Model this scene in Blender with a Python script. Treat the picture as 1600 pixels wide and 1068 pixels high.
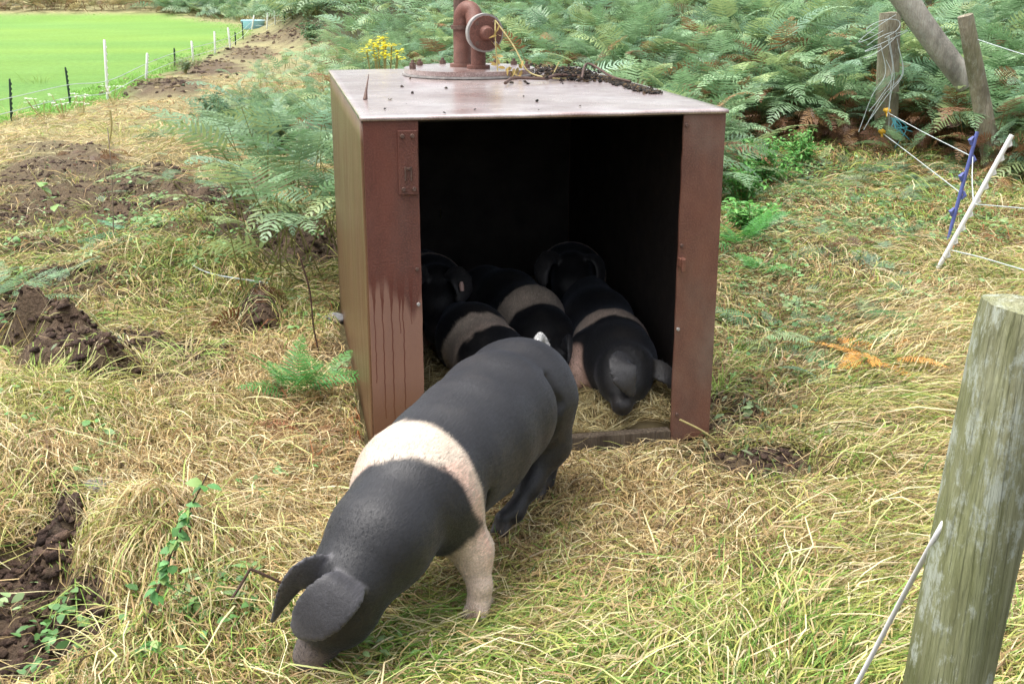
import bpy, bmesh, math, random
import numpy as np
from mathutils import Vector, Matrix

for o in list(bpy.data.objects):
    bpy.data.objects.remove(o)
SC = bpy.context.scene
COL = SC.collection
rng = np.random.default_rng(7)
random.seed(7)

# ------------------------------------------------------------------ camera
F, PITCH, CH = 1818.0, math.radians(17.275), 1.6
cd = bpy.data.cameras.new('camera')
cam = bpy.data.objects.new('camera', cd)
COL.objects.link(cam)
cd.sensor_width = 36.0
cd.lens = F / 1600 * 36
cd.clip_start = 0.05
cd.clip_end = 1000
cam.location = (0, 0, CH)
cam.rotation_euler = (math.pi / 2 - PITCH, 0, 0)
SC.camera = cam

# ------------------------------------------------------------------ light
SUN_EL, SUN_AZ = math.radians(74), math.radians(262)      # azimuth clockwise from +Y
w = bpy.data.worlds.new('World')
SC.world = w
w.use_nodes = True
nt = w.node_tree
bg = nt.nodes['Background']
sky = nt.nodes.new('ShaderNodeTexSky')
sky.sky_type = 'NISHITA'
sky.sun_disc = False
sky.sun_elevation = SUN_EL
sky.sun_rotation = SUN_AZ
sky.air_density = 0.9
sky.dust_density = 6.0
sky.ozone_density = 0.6
hs = nt.nodes.new('ShaderNodeHueSaturation')      # cloud cover: the sky's blue greyed out
hs.inputs['Saturation'].default_value = .35
nt.links.new(sky.outputs[0], hs.inputs['Color'])
nt.links.new(hs.outputs[0], bg.inputs[0])
bg.inputs[1].default_value = 0.15
sd = bpy.data.lights.new('sun', 'SUN')
sd.energy = 1.1
sd.angle = math.radians(50)
sd.color = (1.0, 0.98, 0.95)
sun = bpy.data.objects.new('sun', sd)
COL.objects.link(sun)
dv = Vector((math.sin(SUN_AZ) * math.cos(SUN_EL), math.cos(SUN_AZ) * math.cos(SUN_EL), math.sin(SUN_EL)))
sun.rotation_euler = dv.to_track_quat('Z', 'Y').to_euler()
SC.view_settings.view_transform = 'Standard'
SC.view_settings.look = 'None'
SC.view_settings.exposure = 1.3
SC.view_settings.gamma = 1.0
SC.cycles.max_bounces = 6
SC.cycles.transparent_max_bounces = 8

# ------------------------------------------------------------------ helpers
def sstep(a, b, x):
    t = np.clip((x - a) / (b - a), 0, 1)
    return t * t * (3 - 2 * t)

def vnoise(x, y, seed=0):
    xi = np.floor(x).astype(np.int64); yi = np.floor(y).astype(np.int64)
    fx = x - xi; fy = y - yi
    fx = fx * fx * (3 - 2 * fx); fy = fy * fy * (3 - 2 * fy)
    def hsh(a, b):
        n = (a * 374761393 + b * 668265263 + seed * 1442695041) & 0x7fffffff
        n = ((n ^ (n >> 13)) * 1274126177) & 0x7fffffff
        return ((n ^ (n >> 16)) & 0xffff) / 65535.0
    return (hsh(xi, yi) * (1 - fx) + hsh(xi + 1, yi) * fx) * (1 - fy) + (hsh(xi, yi + 1) * (1 - fx) + hsh(xi + 1, yi + 1) * fx) * fy

def fbm(x, y, seed=0, o=4):
    v = 0; a = 0.5
    for i in range(o):
        v = v + a * vnoise(x * 2 ** i, y * 2 ** i, seed + i * 17); a *= 0.5
    return v

def ray(px, py):
    a = (px - 800) / F; b = (534 - py) / F
    c, s = math.cos(PITCH), math.sin(PITCH)
    return np.array([a, c + b * s, -s + b * c])

def at_z(px, py, z):
    d = ray(px, py)
    return np.array([0, 0, CH]) + d * ((z - CH) / d[2])

def at_y(px, py, y):
    d = ray(px, py)
    return np.array([0, 0, CH]) + d * (y / d[1])

def proj(x, y, z=0.0):
    zz = z - CH
    d = y * math.cos(PITCH) - zz * math.sin(PITCH)
    u = y * math.sin(PITCH) + zz * math.cos(PITCH)
    d = np.maximum(d, 0.05)
    return 800 + F * x / d, 534 - F * u / d

def macro(x, y):
    x = np.asarray(x, float); y = np.asarray(y, float)
    edge = -1.0 - 0.25 * (y - 9)
    b = sstep(0, 5, x - edge) * 0.125 * np.clip(y - 9, 0, 60)
    hill = 0.10 * np.clip(y - 50, 0, 200)
    return b + hill

def G(px, py):
    """a point of the smooth ground seen at this place"""
    d = ray(px, py); t = 1.0
    for i in range(4000):
        p = np.array([0, 0, CH]) + d * t
        if p[2] <= macro(p[0], p[1]): break
        t *= 1.003
    return p

def Gv(px, py):
    px = np.asarray(px, float); py = np.asarray(py, float)
    a = (px - 800) / F; bb = (534 - py) / F; c, s = math.cos(PITCH), math.sin(PITCH)
    dy = c + bb * s; dz = -s + bb * c
    t = np.full(len(px), 1.0); live = np.ones(len(px), bool)
    for i in range(900):
        z = CH + dz * t; below = z <= macro(a * t, dy * t); live &= ~below
        if not live.any(): break
        t = np.where(live, t * 1.008, t)
    return np.stack([a * t, dy * t, CH + dz * t], -1)

BO = np.array([-0.4746, 3.709, 0.0]); BYAW = math.radians(11.31)
BW, BH, BD = 1.219, 1.188, 2.04
BX = np.array([math.cos(BYAW), math.sin(BYAW), 0]); BY = np.array([-math.sin(BYAW), math.cos(BYAW), 0])
def box_local(x, y):
    dx = x - BO[0]; dy = y - BO[1]
    return dx * BX[0] + dy * BX[1], dx * BY[0] + dy * BY[1]
def B(a, b, c):
    return BO + BX * a + BY * b + np.array([0, 0, c])

# bare soil turned up by the pigs: centre, half sizes (as seen), lift, strength
MUD = [(110, 262, 70, 18, .02, .8), (40, 285, 50, 14, .02, .7), (165, 325, 90, 20, .02, .75), (440, 385, 85, 26, .0, 1.0),
       (330, 318, 60, 14, .04, .7), (240, 285, 60, 14, .05, .6), (130, 578, 70, 34, .09, 1.0), (408, 492, 28, 18, .07, 1.0), (95, 540, 50, 20, .06, .8),
       (30, 525, 38, 26, .08, .9), (300, 590, 60, 18, .0, .5), (50, 985, 130, 75, -.10, 1.0), (30, 880, 75, 50, -.08, 1.0), (110, 930, 60, 40, -.06, .9),
       (115, 812, 26, 34, .06, .8), (75, 858, 36, 22, .05, .9), (245, 140, 60, 14, .14, .9), (320, 108, 55, 10, .16, .9), (390, 85, 40, 8, .14, .8),
       (430, 60, 40, 7, .1, .7), (480, 48, 30, 6, .1, .7), (1190, 735, 70, 22, .0, .75), (1150, 640, 40, 40, .0, .6), (500, 395, 30, 20, 0, .8),
       (240, 400, 40, 14, .03, .5), (430, 200, 40, 14, .0, .4), (1260, 270, 60, 12, .0, .5), (150, 470, 60, 12, .0, .5), (20, 345, 40, 14, .02, .6), (1100, 720, 40, 14, 0, .5)]
MOUND = [(300, 415, 110, 45, .09), (190, 430, 70, 30, .06), (90, 640, 120, 35, .05), (250, 880, 90, 60, .10), (60, 740, 90, 50, .05), (560, 760, 90, 40, -.02),
         (1350, 700, 160, 60, .04), (1420, 560, 120, 50, .06), (1000, 800, 160, 40, .03), (1150, 880, 160, 60, .03), (1150, 1010, 160, 50, .05), (340, 370, 120, 22, .05),
         (700, 1020, 120, 30, .03), (900, 930, 120, 40, .02), (1280, 400, 100, 30, .05), (1240, 330, 90, 20, .05), (300, 240, 60, 20, .08)]

MUD = [((a, b, c * 1.25, d * 1.3, e * 1.25, f) if a < 560 and b < 640 else (a, b, c, d, e, f)) for a, b, c, d, e, f in MUD]
MUD += [(200, 300, 120, 16, .03, .7), (60, 395, 60, 14, .03, .6), (450, 370, 70, 34, 0, 1.0), (330, 340, 60, 20, .03, .9), (80, 320, 70, 22, .01, .7), (200, 350, 60, 20, .01, .7), (200, 525, 60, 12, .03, .6), (20, 470, 40, 16, .03, .6), (360, 350, 80, 12, .02, .6), (100, 235, 80, 8, .04, .6), (300, 545, 90, 20, .02, .6), (110, 450, 90, 16, .02, .6), (430, 290, 70, 16, .02, .7), (250, 330, 90, 18, .03, .8), (170, 600, 60, 20, .04, .7), (520, 560, 40, 30, 0, .4), (560, 740, 40, 12, 0, .3)]
def mudmask(x, y):
    px, py = proj(x, y, macro(x, y))
    nx = (fbm(x * 6, y * 6, 3) - .5) * 1.0
    m = np.zeros_like(px)
    for (cx, cy, rx, ry, l, s) in MUD:
        r = np.sqrt(((px - cx) / rx) ** 2 + ((py - cy) / ry) ** 2) + nx
        m = np.maximum(m, s * (1 - sstep(.75, 1.15, r)))
    return m

def inbox(x, y, pad=0.0):
    a, b = box_local(x, y)
    return (a > -pad) & (a < BW + pad) & (b > -pad) & (b < BD + pad)

def height(x, y):
    x = np.asarray(x, float); y = np.asarray(y, float)
    z0 = macro(x, y)
    px, py = proj(x, y, z0)
    n1 = fbm(x * 1.3 + 5, y * 1.3, 1, 3) - .44
    n2 = fbm(x * 4, y * 4, 2, 3) - .44
    left = sstep(560, 300, px)
    z = n1 * (.05 + .10 * left) + n2 * (.025 + .08 * left)
    nx = (fbm(x * 6, y * 6, 3) - .5) * 1.0
    rough = (fbm(x * 14, y * 14, 9, 4) - .47)
    ridge = 1 - np.abs(2 * fbm(x * 9, y * 9, 21, 3) - .95) * 2.2
    for (cx, cy, rx, ry, l, s) in MUD:
        r = np.sqrt(((px - cx) / rx) ** 2 + ((py - cy) / ry) ** 2) + nx * .6
        m = 1 - sstep(.55, 1.25, r)
        z = z + m * (l + rough * .10 * s + np.clip(ridge, -.5, 1) * .03 * s)
    for (cx, cy, rx, ry, l) in MOUND:
        r = ((px - cx) / rx) ** 2 + ((py - cy) / ry) ** 2
        z = z + (1.5 if cx < 600 else 1.0) * l * np.exp(-r)
    flat = np.clip(1 - z0 * 0 - sstep(14, 22, y), .25, 1)
    fieldm = 1 - .9 * fieldmask(x, y)
    z = z * flat * fieldm
    a, b = box_local(x, y)
    da = np.maximum(np.maximum(-a, a - BW), 0); db = np.maximum(np.maximum(-b, b - BD), 0)
    near = 1 - sstep(0.0, .28, np.sqrt(da * da + db * db))
    z = z * (1 - near) - .005 * near
    # trampled feeding ground round the front pig stays level
    pg = np.exp(-(((x + .1) / .75) ** 2 + ((y - 3.0) / .6) ** 2) ** 2)
    z = z * (1 - .85 * pg)
    return z0 + z

FIELD_PX = [(-900, 330), (0, 196), (60, 186), (150, 162), (240, 122), (300, 96), (352, 72), (388, 52), (372, 40), (300, 30), (232, 21), (0, 24), (-900, 30)]
FIELD = [G(*p)[:2] for p in FIELD_PX]
def fieldmask(x, y, soft=.6):
    # signed distance to the polygon
    x = np.asarray(x, float); y = np.asarray(y, float)
    d = np.full(np.broadcast(x, y).shape, 1e9); ins = np.zeros(d.shape, bool)
    n = len(FIELD)
    for i in range(n):
        ax, ay = FIELD[i]; bx, by = FIELD[(i + 1) % n]
        ex, ey = bx - ax, by - ay
        t = np.clip(((x - ax) * ex + (y - ay) * ey) / (ex * ex + ey * ey), 0, 1)
        d = np.minimum(d, np.hypot(x - ax - t * ex, y - ay - t * ey))
        c = ((ay > y) != (by > y)) & (x < ex * (y - ay) / (ey if abs(ey) > 1e-9 else 1e-9) + ax)
        ins ^= c
    sd_ = np.where(ins, d, -d)
    return sstep(-soft, soft, sd_ + (fbm(x * 2, y * 2, 77, 3) - .5) * soft * 1.5)

# ---- meshes
def mesh_np(name, V, Fq, mat, parent=None, col=None, smooth=False, tris=None):
    V = np.asarray(V, np.float32)
    me = bpy.data.meshes.new(name)
    Fq = np.asarray(Fq, np.int32)
    k = Fq.shape[1]
    me.vertices.add(len(V)); me.vertices.foreach_set('co', V.ravel())
    me.loops.add(Fq.size); me.loops.foreach_set('vertex_index', Fq.ravel())
    me.polygons.add(len(Fq)); me.polygons.foreach_set('loop_start', np.arange(0, Fq.size, k, dtype=np.int32))
    me.polygons.foreach_set('loop_total', np.full(len(Fq), k, np.int32))
    if smooth: me.polygons.foreach_set('use_smooth', np.ones(len(Fq), bool))
    me.update(calc_edges=True)
    if col is not None:
        at = me.attributes.new('Col', 'FLOAT_COLOR', 'POINT')
        c = np.ones((len(V), 4), np.float32); c[:, :3] = col
        at.data.foreach_set('color', c.ravel())
    me.materials.append(mat)
    o = bpy.data.objects.new(name, me)
    COL.objects.link(o)
    if parent: o.parent = parent
    return o

def tag(o, label=None, cat=None, group=None, kind=None):
    if label: o['label'] = label
    if cat: o['category'] = cat
    if group: o['group'] = group
    if kind: o['kind'] = kind
    return o

def empty(name, loc=(0, 0, 0), rz=0.0):
    o = bpy.data.objects.new(name, None)
    COL.objects.link(o)
    o.location = loc; o.rotation_euler = (0, 0, rz)
    return o

def bm_obj(name, bm, mat, parent=None, smooth=False, bevel=0):
    if bevel:
        bmesh.ops.bevel(bm, geom=[e for e in bm.edges if e.calc_face_angle(0) > .6], offset=bevel, segments=2, affect='EDGES', profile=.6)
    me = bpy.data.meshes.new(name)
    bm.to_mesh(me); bm.free()
    if smooth:
        for p in me.polygons: p.use_smooth = True
        try: me.set_sharp_from_angle(angle=math.radians(40))
        except Exception: pass
    me.materials.append(mat)
    o = bpy.data.objects.new(name, me)
    COL.objects.link(o)
    if parent: o.parent = parent
    return o

def bm_box(bm, lo, hi, sub=0):
    g = bmesh.ops.create_cube(bm, size=1)
    for v in g['verts']:
        v.co = Vector([(lo[i] + hi[i]) / 2 + v.co[i] * (hi[i] - lo[i]) for i in range(3)])
    return g['verts']

def bm_cyl(bm, a, b, r, r2=None, seg=20):
    a = Vector(a); b = Vector(b); r2 = r if r2 is None else r2
    g = bmesh.ops.create_cone(bm, cap_ends=True, segments=seg, radius1=r, radius2=r2, depth=(b - a).length)
    q = (b - a).to_track_quat('Z', 'Y').to_matrix().to_4x4()
    q.translation = (a + b) / 2
    bmesh.ops.transform(bm, matrix=q, verts=g['verts'])
    return g['verts']

def tube(pts, rad, seg=8, cap=True):
    """a swept tube: returns V, quads"""
    P = np.asarray(pts, float); n = len(P)
    R = np.full(n, rad) if np.isscalar(rad) else np.asarray(rad, float)
    T = np.gradient(P, axis=0); T /= np.linalg.norm(T, axis=1)[:, None] + 1e-12
    up = np.array([0, 0, 1.]) if abs(T[0, 2]) < .9 else np.array([1., 0, 0])
    V = []
    N = np.cross(T[0], up); N /= np.linalg.norm(N)
    for i in range(n):
        N = N - T[i] * N.dot(T[i]); N /= np.linalg.norm(N)
        Bn = np.cross(T[i], N)
        a = np.linspace(0, 2 * math.pi, seg, endpoint=False)
        V.append(P[i] + R[i] * (np.cos(a)[:, None] * N + np.sin(a)[:, None] * Bn))
    V = np.concatenate(V); Q = []
    for i in range(n - 1):
        for j in range(seg):
            k = (j + 1) % seg
            Q.append((i * seg + j, i * seg + k, (i + 1) * seg + k, (i + 1) * seg + j))
    if cap:
        for e, c, fl in ((0, P[0], True), (n - 1, P[-1], False)):
            o = len(V)
            V = np.vstack([V, c + (V[e * seg:(e + 1) * seg] - c) * .04])
            for j in range(seg):
                k = (j + 1) % seg
                q = (e * seg + j, e * seg + k, o + k, o + j)
                Q.append(q[::-1] if fl else q)
    Q = np.array(Q)
    return V, Q

def join_vq(lst):
    V = []; Q = []; o = 0
    for v, q in lst:
        V.append(v); Q.append(np.asarray(q) + o); o += len(v)
    return np.concatenate(V), np.concatenate(Q)

def fix_obj(o):
    """clean degenerate quads into triangles"""
    o.data.validate()
    try: o.data.set_sharp_from_angle(angle=math.radians(48))
    except Exception: pass
    return o

def spline(pts, n=24):
    """Catmull-Rom through the points"""
    P = np.asarray(pts, float)
    P = np.vstack([2 * P[0] - P[1], P, 2 * P[-1] - P[-2]])
    out = []
    for i in range(1, len(P) - 2):
        m = max(2, n // (len(P) - 3))
        t = np.linspace(0, 1, m, endpoint=(i == len(P) - 3))[:, None]
        a, b, c, d = P[i - 1:i + 3]
        out.append(.5 * ((2 * b) + (c - a) * t + (2 * a - 5 * b + 4 * c - d) * t * t + (-a + 3 * b - 3 * c + d) * t ** 3))
    return np.concatenate(out)

# ------------------------------------------------------------------ materials
def new_mat(name):
    m = bpy.data.materials.new(name); m.use_nodes = True
    t = m.node_tree; b = t.nodes['Principled BSDF']
    return m, t, b

def N(t, typ, **kw):
    n = t.nodes.new(typ)
    for k, v in kw.items():
        if k in n.inputs.keys(): n.inputs[k].default_value = v
        else: setattr(n, k, v)
    return n

def noise(t, scale, detail=4, rough=.55, vec=None):
    n = N(t, 'ShaderNodeTexNoise', Scale=scale, Detail=detail, Roughness=rough)
    if vec is not None: t.links.new(vec, n.inputs['Vector'])
    return n.outputs['Fac']

def ramp(t, fac, stops):
    r = t.nodes.new('ShaderNodeValToRGB')
    e = r.color_ramp.elements
    while len(e) > 1: e.remove(e[-1])
    for i, (p, c) in enumerate(stops):
        if i == 0: e[0].position = p; el = e[0]
        else: el = e.new(p)
        el.color = (*c, 1) if len(c) == 3 else (c[0], c[0], c[0], 1)
    t.links.new(fac, r.inputs[0])
    return r.outputs[0]

def mix(t, fac, a, b, mode='MIX'):
    m = t.nodes.new('ShaderNodeMix'); m.data_type = 'RGBA'; m.blend_type = mode
    for s, v in ((m.inputs[0], fac), (m.inputs[6], a), (m.inputs[7], b)):
        if hasattr(v, 'is_output') or isinstance(v, bpy.types.NodeSocket): t.links.new(v, s)
        elif isinstance(v, tuple): s.default_value = (*v, 1)
        else: s.default_value = v
    return m.outputs[2]

def bump(t, b, h, strength=.4, dist=.01):
    n = N(t, 'ShaderNodeBump', Strength=strength, Distance=dist)
    t.links.new(h, n.inputs['Height']); t.links.new(n.outputs[0], b.inputs['Normal'])
    return n

def coords(t, scale=(1, 1, 1), out='Object'):
    tc = t.nodes.new('ShaderNodeTexCoord'); mp = t.nodes.new('ShaderNodeMapping')
    mp.inputs['Scale'].default_value = scale
    t.links.new(tc.outputs[out], mp.inputs[0])
    return mp.outputs[0]

def leaf_mat(name, rough=.55, trans=.3, spec=.4, noise_amt=.0):
    m, t, b = new_mat(name)
    a = N(t, 'ShaderNodeAttribute', attribute_name='Col')
    b.inputs['Roughness'].default_value = rough
    b.inputs['Specular IOR Level'].default_value = spec
    t.links.new(a.outputs['Color'], b.inputs['Base Color'])
    tr = t.nodes.new('ShaderNodeBsdfTranslucent')
    t.links.new(a.outputs['Color'], tr.inputs[0])
    ms = t.nodes.new('ShaderNodeMixShader'); ms.inputs[0].default_value = trans
    t.links.new(b.outputs[0], ms.inputs[1]); t.links.new(tr.outputs[0], ms.inputs[2])
    t.links.new(ms.outputs[0], t.nodes['Material Output'].inputs[0])
    return m
M_GRASS = leaf_mat('grass blades', .6, .3, .25)
M_FERN = leaf_mat('fern leaf', .42, .38, .6)
M_LEAF = leaf_mat('green leaf', .45, .3, .45)

def soil_mat():
    m, t, b = new_mat('soil and thatch')
    a = N(t, 'ShaderNodeAttribute', attribute_name='Col')
    n1 = noise(t, 9, 8, .65, coords(t)); n2 = noise(t, 60, 6, .7, coords(t))
    c = mix(t, 1.0, a.outputs['Color'], ramp(t, n1, [(.3, (.75, .75, .75)), (.7, (1.15, 1.15, 1.15))]), 'MULTIPLY')
    c = mix(t, 1.0, c, ramp(t, n2, [(.3, (.6, .6, .6)), (.7, (1.3, 1.3, 1.3))]), 'MULTIPLY')
    t.links.new(c, b.inputs['Base Color'])
    b.inputs['Roughness'].default_value = .85
    b.inputs['Specular IOR Level'].default_value = .25
    ad = N(t, 'ShaderNodeMath', operation='ADD'); t.links.new(n1, ad.inputs[0]); t.links.new(n2, ad.inputs[1])
    bump(t, b, ad.outputs[0], 1.0, .03)
    return m
M_SOIL = soil_mat()

def rust_mat(name, c1, c2, c3, rough=(.3, .6), stretch=(1, 1, 1), drip=False, moss=None, film=0.0, wet=False):
    m, t, b = new_mat(name)
    v = coords(t); vs = coords(t, stretch)
    big = noise(t, 2.6, 5, .6, vs); med = noise(t, 9, 6, .6, vs); fine = noise(t, 170, 3, .6, v)
    c = ramp(t, big, [(.32, c1), (.5, c2), (.68, c3)])
    c = mix(t, ramp(t, med, [(.4, (0,)), (.7, (.65,))]), c, tuple(x * .45 for x in c1))
    c = mix(t, ramp(t, fine, [(.45, (0,)), (.75, (.5,))]), c, tuple(min(1, x * 1.7) for x in c2))
    tc = t.nodes.new('ShaderNodeTexCoord'); sp = t.nodes.new('ShaderNodeSeparateXYZ'); t.links.new(tc.outputs['Object'], sp.inputs[0])
    if moss:
        mf = noise(t, 1.6, 3, .5, coords(t, (6, 6, .35)))
        c = mix(t, ramp(t, mf, [(.45, (0,)), (.7, (.6,))]), c, moss)
    if drip:
        # darker wet rust above, a paler dry patch below with thin runs
        wv = N(t, 'ShaderNodeTexNoise', Scale=11., Detail=2.); t.links.new(coords(t, (1, 1, .05)), wv.inputs[0])
        e = N(t, 'ShaderNodeMath', operation='MULTIPLY_ADD'); t.links.new(wv.outputs[0], e.inputs[0]); e.inputs[1].default_value = .32
        t.links.new(sp.outputs['Z'], e.inputs[2])
        low = ramp(t, e.outputs[0], [(.60, (1,)), (.755, (1,)), (.80, (0,))])
        c = mix(t, low, c, mix(t, med, (.30, .17, .125), (.19, .10, .07)))
        wb = N(t, 'ShaderNodeTexNoise', Scale=16., Detail=3.); t.links.new(coords(t, (.02, .02, 1)), wb.inputs[0])
        run = None
        def mth(op, a, b_=None, c_=None):
            nd = N(t, 'ShaderNodeMath', operation=op)
            for k, v in enumerate((a, b_, c_)):
                if v is None: continue
                if isinstance(v, (int, float)): nd.inputs[k].default_value = v
                else: t.links.new(v, nd.inputs[k])
            return nd.outputs[0]
        for xi, wd, zend in ((.019, .0016, .30), (.046, .0018, .17), (.076, .0020, .12), (.103, .0014, .47), (.114, .0018, .14), (.142, .0012, .50)):
            dx = mth('ABSOLUTE', mth('SUBTRACT', mth('MULTIPLY_ADD', wb.outputs[0], .014, sp.outputs['X']), xi + .007))
            wz = mth('MULTIPLY_ADD', mth('MAXIMUM', mth('SUBTRACT', sp.outputs['Z'], .54), 0.), .06, wd)      # runs start broad
            on = mth('MULTIPLY', mth('LESS_THAN', dx, wz), mth('MULTIPLY', mth('GREATER_THAN', sp.outputs['Z'], zend), mth('MINIMUM', mth('MAXIMUM', mth('MULTIPLY', mth('SUBTRACT', .70, sp.outputs['Z']), 9.), 0.), 1.)))
            run = on if run is None else mth('MAXIMUM', run, on)
        run = mth('MULTIPLY', run, .85)
        c = mix(t, run, c, (.10, .022, .012))
        bl = ramp(t, sp.outputs['Z'], [(.0, (1,)), (.18, (.6,)), (.3, (0,))])
        c = mix(t, bl, c, mix(t, big, (.05, .035, .02), (.26, .10, .035)))
    # pale worn edges and mineral specks
    t.links.new(c, b.inputs['Base Color'])
    r = N(t, 'ShaderNodeMapRange'); t.links.new(med, r.inputs[0]); r.inputs[1].default_value = .3; r.inputs[2].default_value = .7
    r.inputs[3].default_value = rough[0]; r.inputs[4].default_value = rough[1]
    t.links.new(r.outputs[0], b.inputs['Roughness'])
    ad = N(t, 'ShaderNodeMath', operation='MULTIPLY_ADD'); t.links.new(med, ad.inputs[0]); ad.inputs[1].default_value = 1.5; t.links.new(fine, ad.inputs[2])
    bump(t, b, ad.outputs[0], .12 if wet else .5, .0012 if wet else .003)
    return m
M_RUST = rust_mat('rusty steel front', (.13, .036, .022), (.14, .052, .036), (.10, .06, .05), (.35, .6), (1, 1, .5), drip=True)
M_RUSTR = rust_mat('rusty steel front right', (.135, .048, .03), (.155, .072, .05), (.17, .12, .095), (.35, .6), (1, 1, .6))
M_SIDE = rust_mat('brown green steel side', (.095, .042, .02), (.12, .06, .03), (.15, .085, .05), (.3, .45), (6, 6, .3), moss=(.11, .075, .030))
def _top():
    m = rust_mat('wet steel roof', (.22, .13, .11), (.42, .34, .32), (.55, .50, .49), (.22, .38), (1, 1, 1), wet=True)  # pale base colours paint the sky's reflection onto the brown wet steel
    b = m.node_tree.nodes['Principled BSDF']; b.inputs['Metallic'].default_value = .25; b.inputs['Coat Weight'].default_value = 1.0; b.inputs['Coat Roughness'].default_value = .22; b.inputs['Coat IOR'].default_value = 1.6
    return m
M_TOP = _top()
M_PIPE = rust_mat('pipe rust', (.08, .035, .025), (.16, .065, .045), (.24, .15, .12), (.5, .75), (1, 1, 1))
M_INNER_SHADE = rust_mat('inner steel with painted shade', (.016, .012, .010), (.022, .016, .013), (.03, .022, .017), (.6, .8))  # rust taken near black so the interior's shade is in the colour

def plain_mat(name, c, rough=.6, var=.3, scale=30, bmp=.3, spec=.5, metal=0, c2=None):
    m, t, b = new_mat(name)
    n = noise(t, scale, 5, .6, coords(t))
    c2 = c2 or tuple(x * (1 - var) for x in c)
    t.links.new(ramp(t, n, [(.3, c2), (.7, c)]), b.inputs['Base Color'])
    b.inputs['Roughness'].default_value = rough
    b.inputs['Specular IOR Level'].default_value = spec
    b.inputs['Metallic'].default_value = metal
    bump(t, b, n, bmp, .004)
    return m
M_GASKET = plain_mat('grey painted flange', (.34, .33, .31), .6, .35, 40)
M_BOLT = plain_mat('bolt', (.14, .08, .06), .6, .5, 80)
M_WHITE = plain_mat('white plastic', (.88, .88, .87), .4, .05, 30, .05)
M_GREENP = plain_mat('dark green plastic', (.02, .05, .035), .5, .3, 30, .05)
M_BLUEP = plain_mat('violet blue plastic', (.12, .15, .42), .45, .3, 30, .05)
M_LBLUE = plain_mat('light blue plastic', (.38, .68, .86), .5, .2, 10, .05)
M_YELP = plain_mat('yellow orange plastic', (.75, .42, .03), .45, .2, 30, .05)
M_WIRE = plain_mat('pale polywire', (.55, .62, .62), .5, .3, 120, .1)
M_TEAL = plain_mat('blue green twine', (.08, .32, .36), .6, .3, 120, .1)
M_ROPE = plain_mat('cream rope', (.85, .80, .68), .7, .2, 150, .05)
M_TWIG = plain_mat('brown twig', (.10, .055, .04), .7, .5, 60, .4)
M_STEMY = plain_mat('straw yellow stem', (.45, .38, .15), .6, .4, 60, .3)
M_STONE = plain_mat('grey stone', (.20, .205, .21), .8, .4, 14, .8)
M_TAG = plain_mat('pink ear tag', (.75, .5, .42), .5, .2, 40, .1)

def wood_mat(name, c1, c2, c3, lichen=0., green=0.):
    m, t, b = new_mat(name)
    v = coords(t, (70, 70, 3.0)); g = noise(t, 1.4, 8, .7, v)
    blot = noise(t, 4.5, 6, .6, coords(t, (1, 1, .5)))
    c = ramp(t, g, [(.3, c1), (.5, c2), (.72, c3)])
    c = mix(t, ramp(t, blot, [(.42, (0,)), (.62, (.75,))]), c, tuple(x * .4 for x in c1))
    if green:
        gm = noise(t, 3, 5, .6, coords(t, (2, 2, .35)))
        c = mix(t, ramp(t, gm, [(.4, (0,)), (.66, (green,))]), c, (.16, .19, .055))
    if lichen:
        ln = noise(t, 24, 9, .8, coords(t, (1, 1, .5)))
        c = mix(t, ramp(t, ln, [(.52, (0,)), (.60, (lichen,))]), c, (.44, .48, .40))
    t.links.new(c, b.inputs['Base Color'])
    b.inputs['Roughness'].default_value = .8
    b.inputs['Specular IOR Level'].default_value = .3
    vo = N(t, 'ShaderNodeTexNoise', Scale=3.0, Detail=8.); t.links.new(coords(t, (60, 60, 2.2)), vo.inputs[0])
    bump(t, b, vo.outputs[0], .9, .012)
    return m
M_POST = wood_mat('weathered mossy post', (.14, .14, .075), (.27, .27, .16), (.42, .43, .28), .75, .75)
M_POST2 = wood_mat('grey weathered post', (.18, .15, .11), (.30, .26, .19), (.42, .38, .3), .25, .3)
M_LOG = wood_mat('pale grey log', (.28, .26, .22), (.42, .39, .33), (.52, .49, .43), .3, 0)

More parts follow.
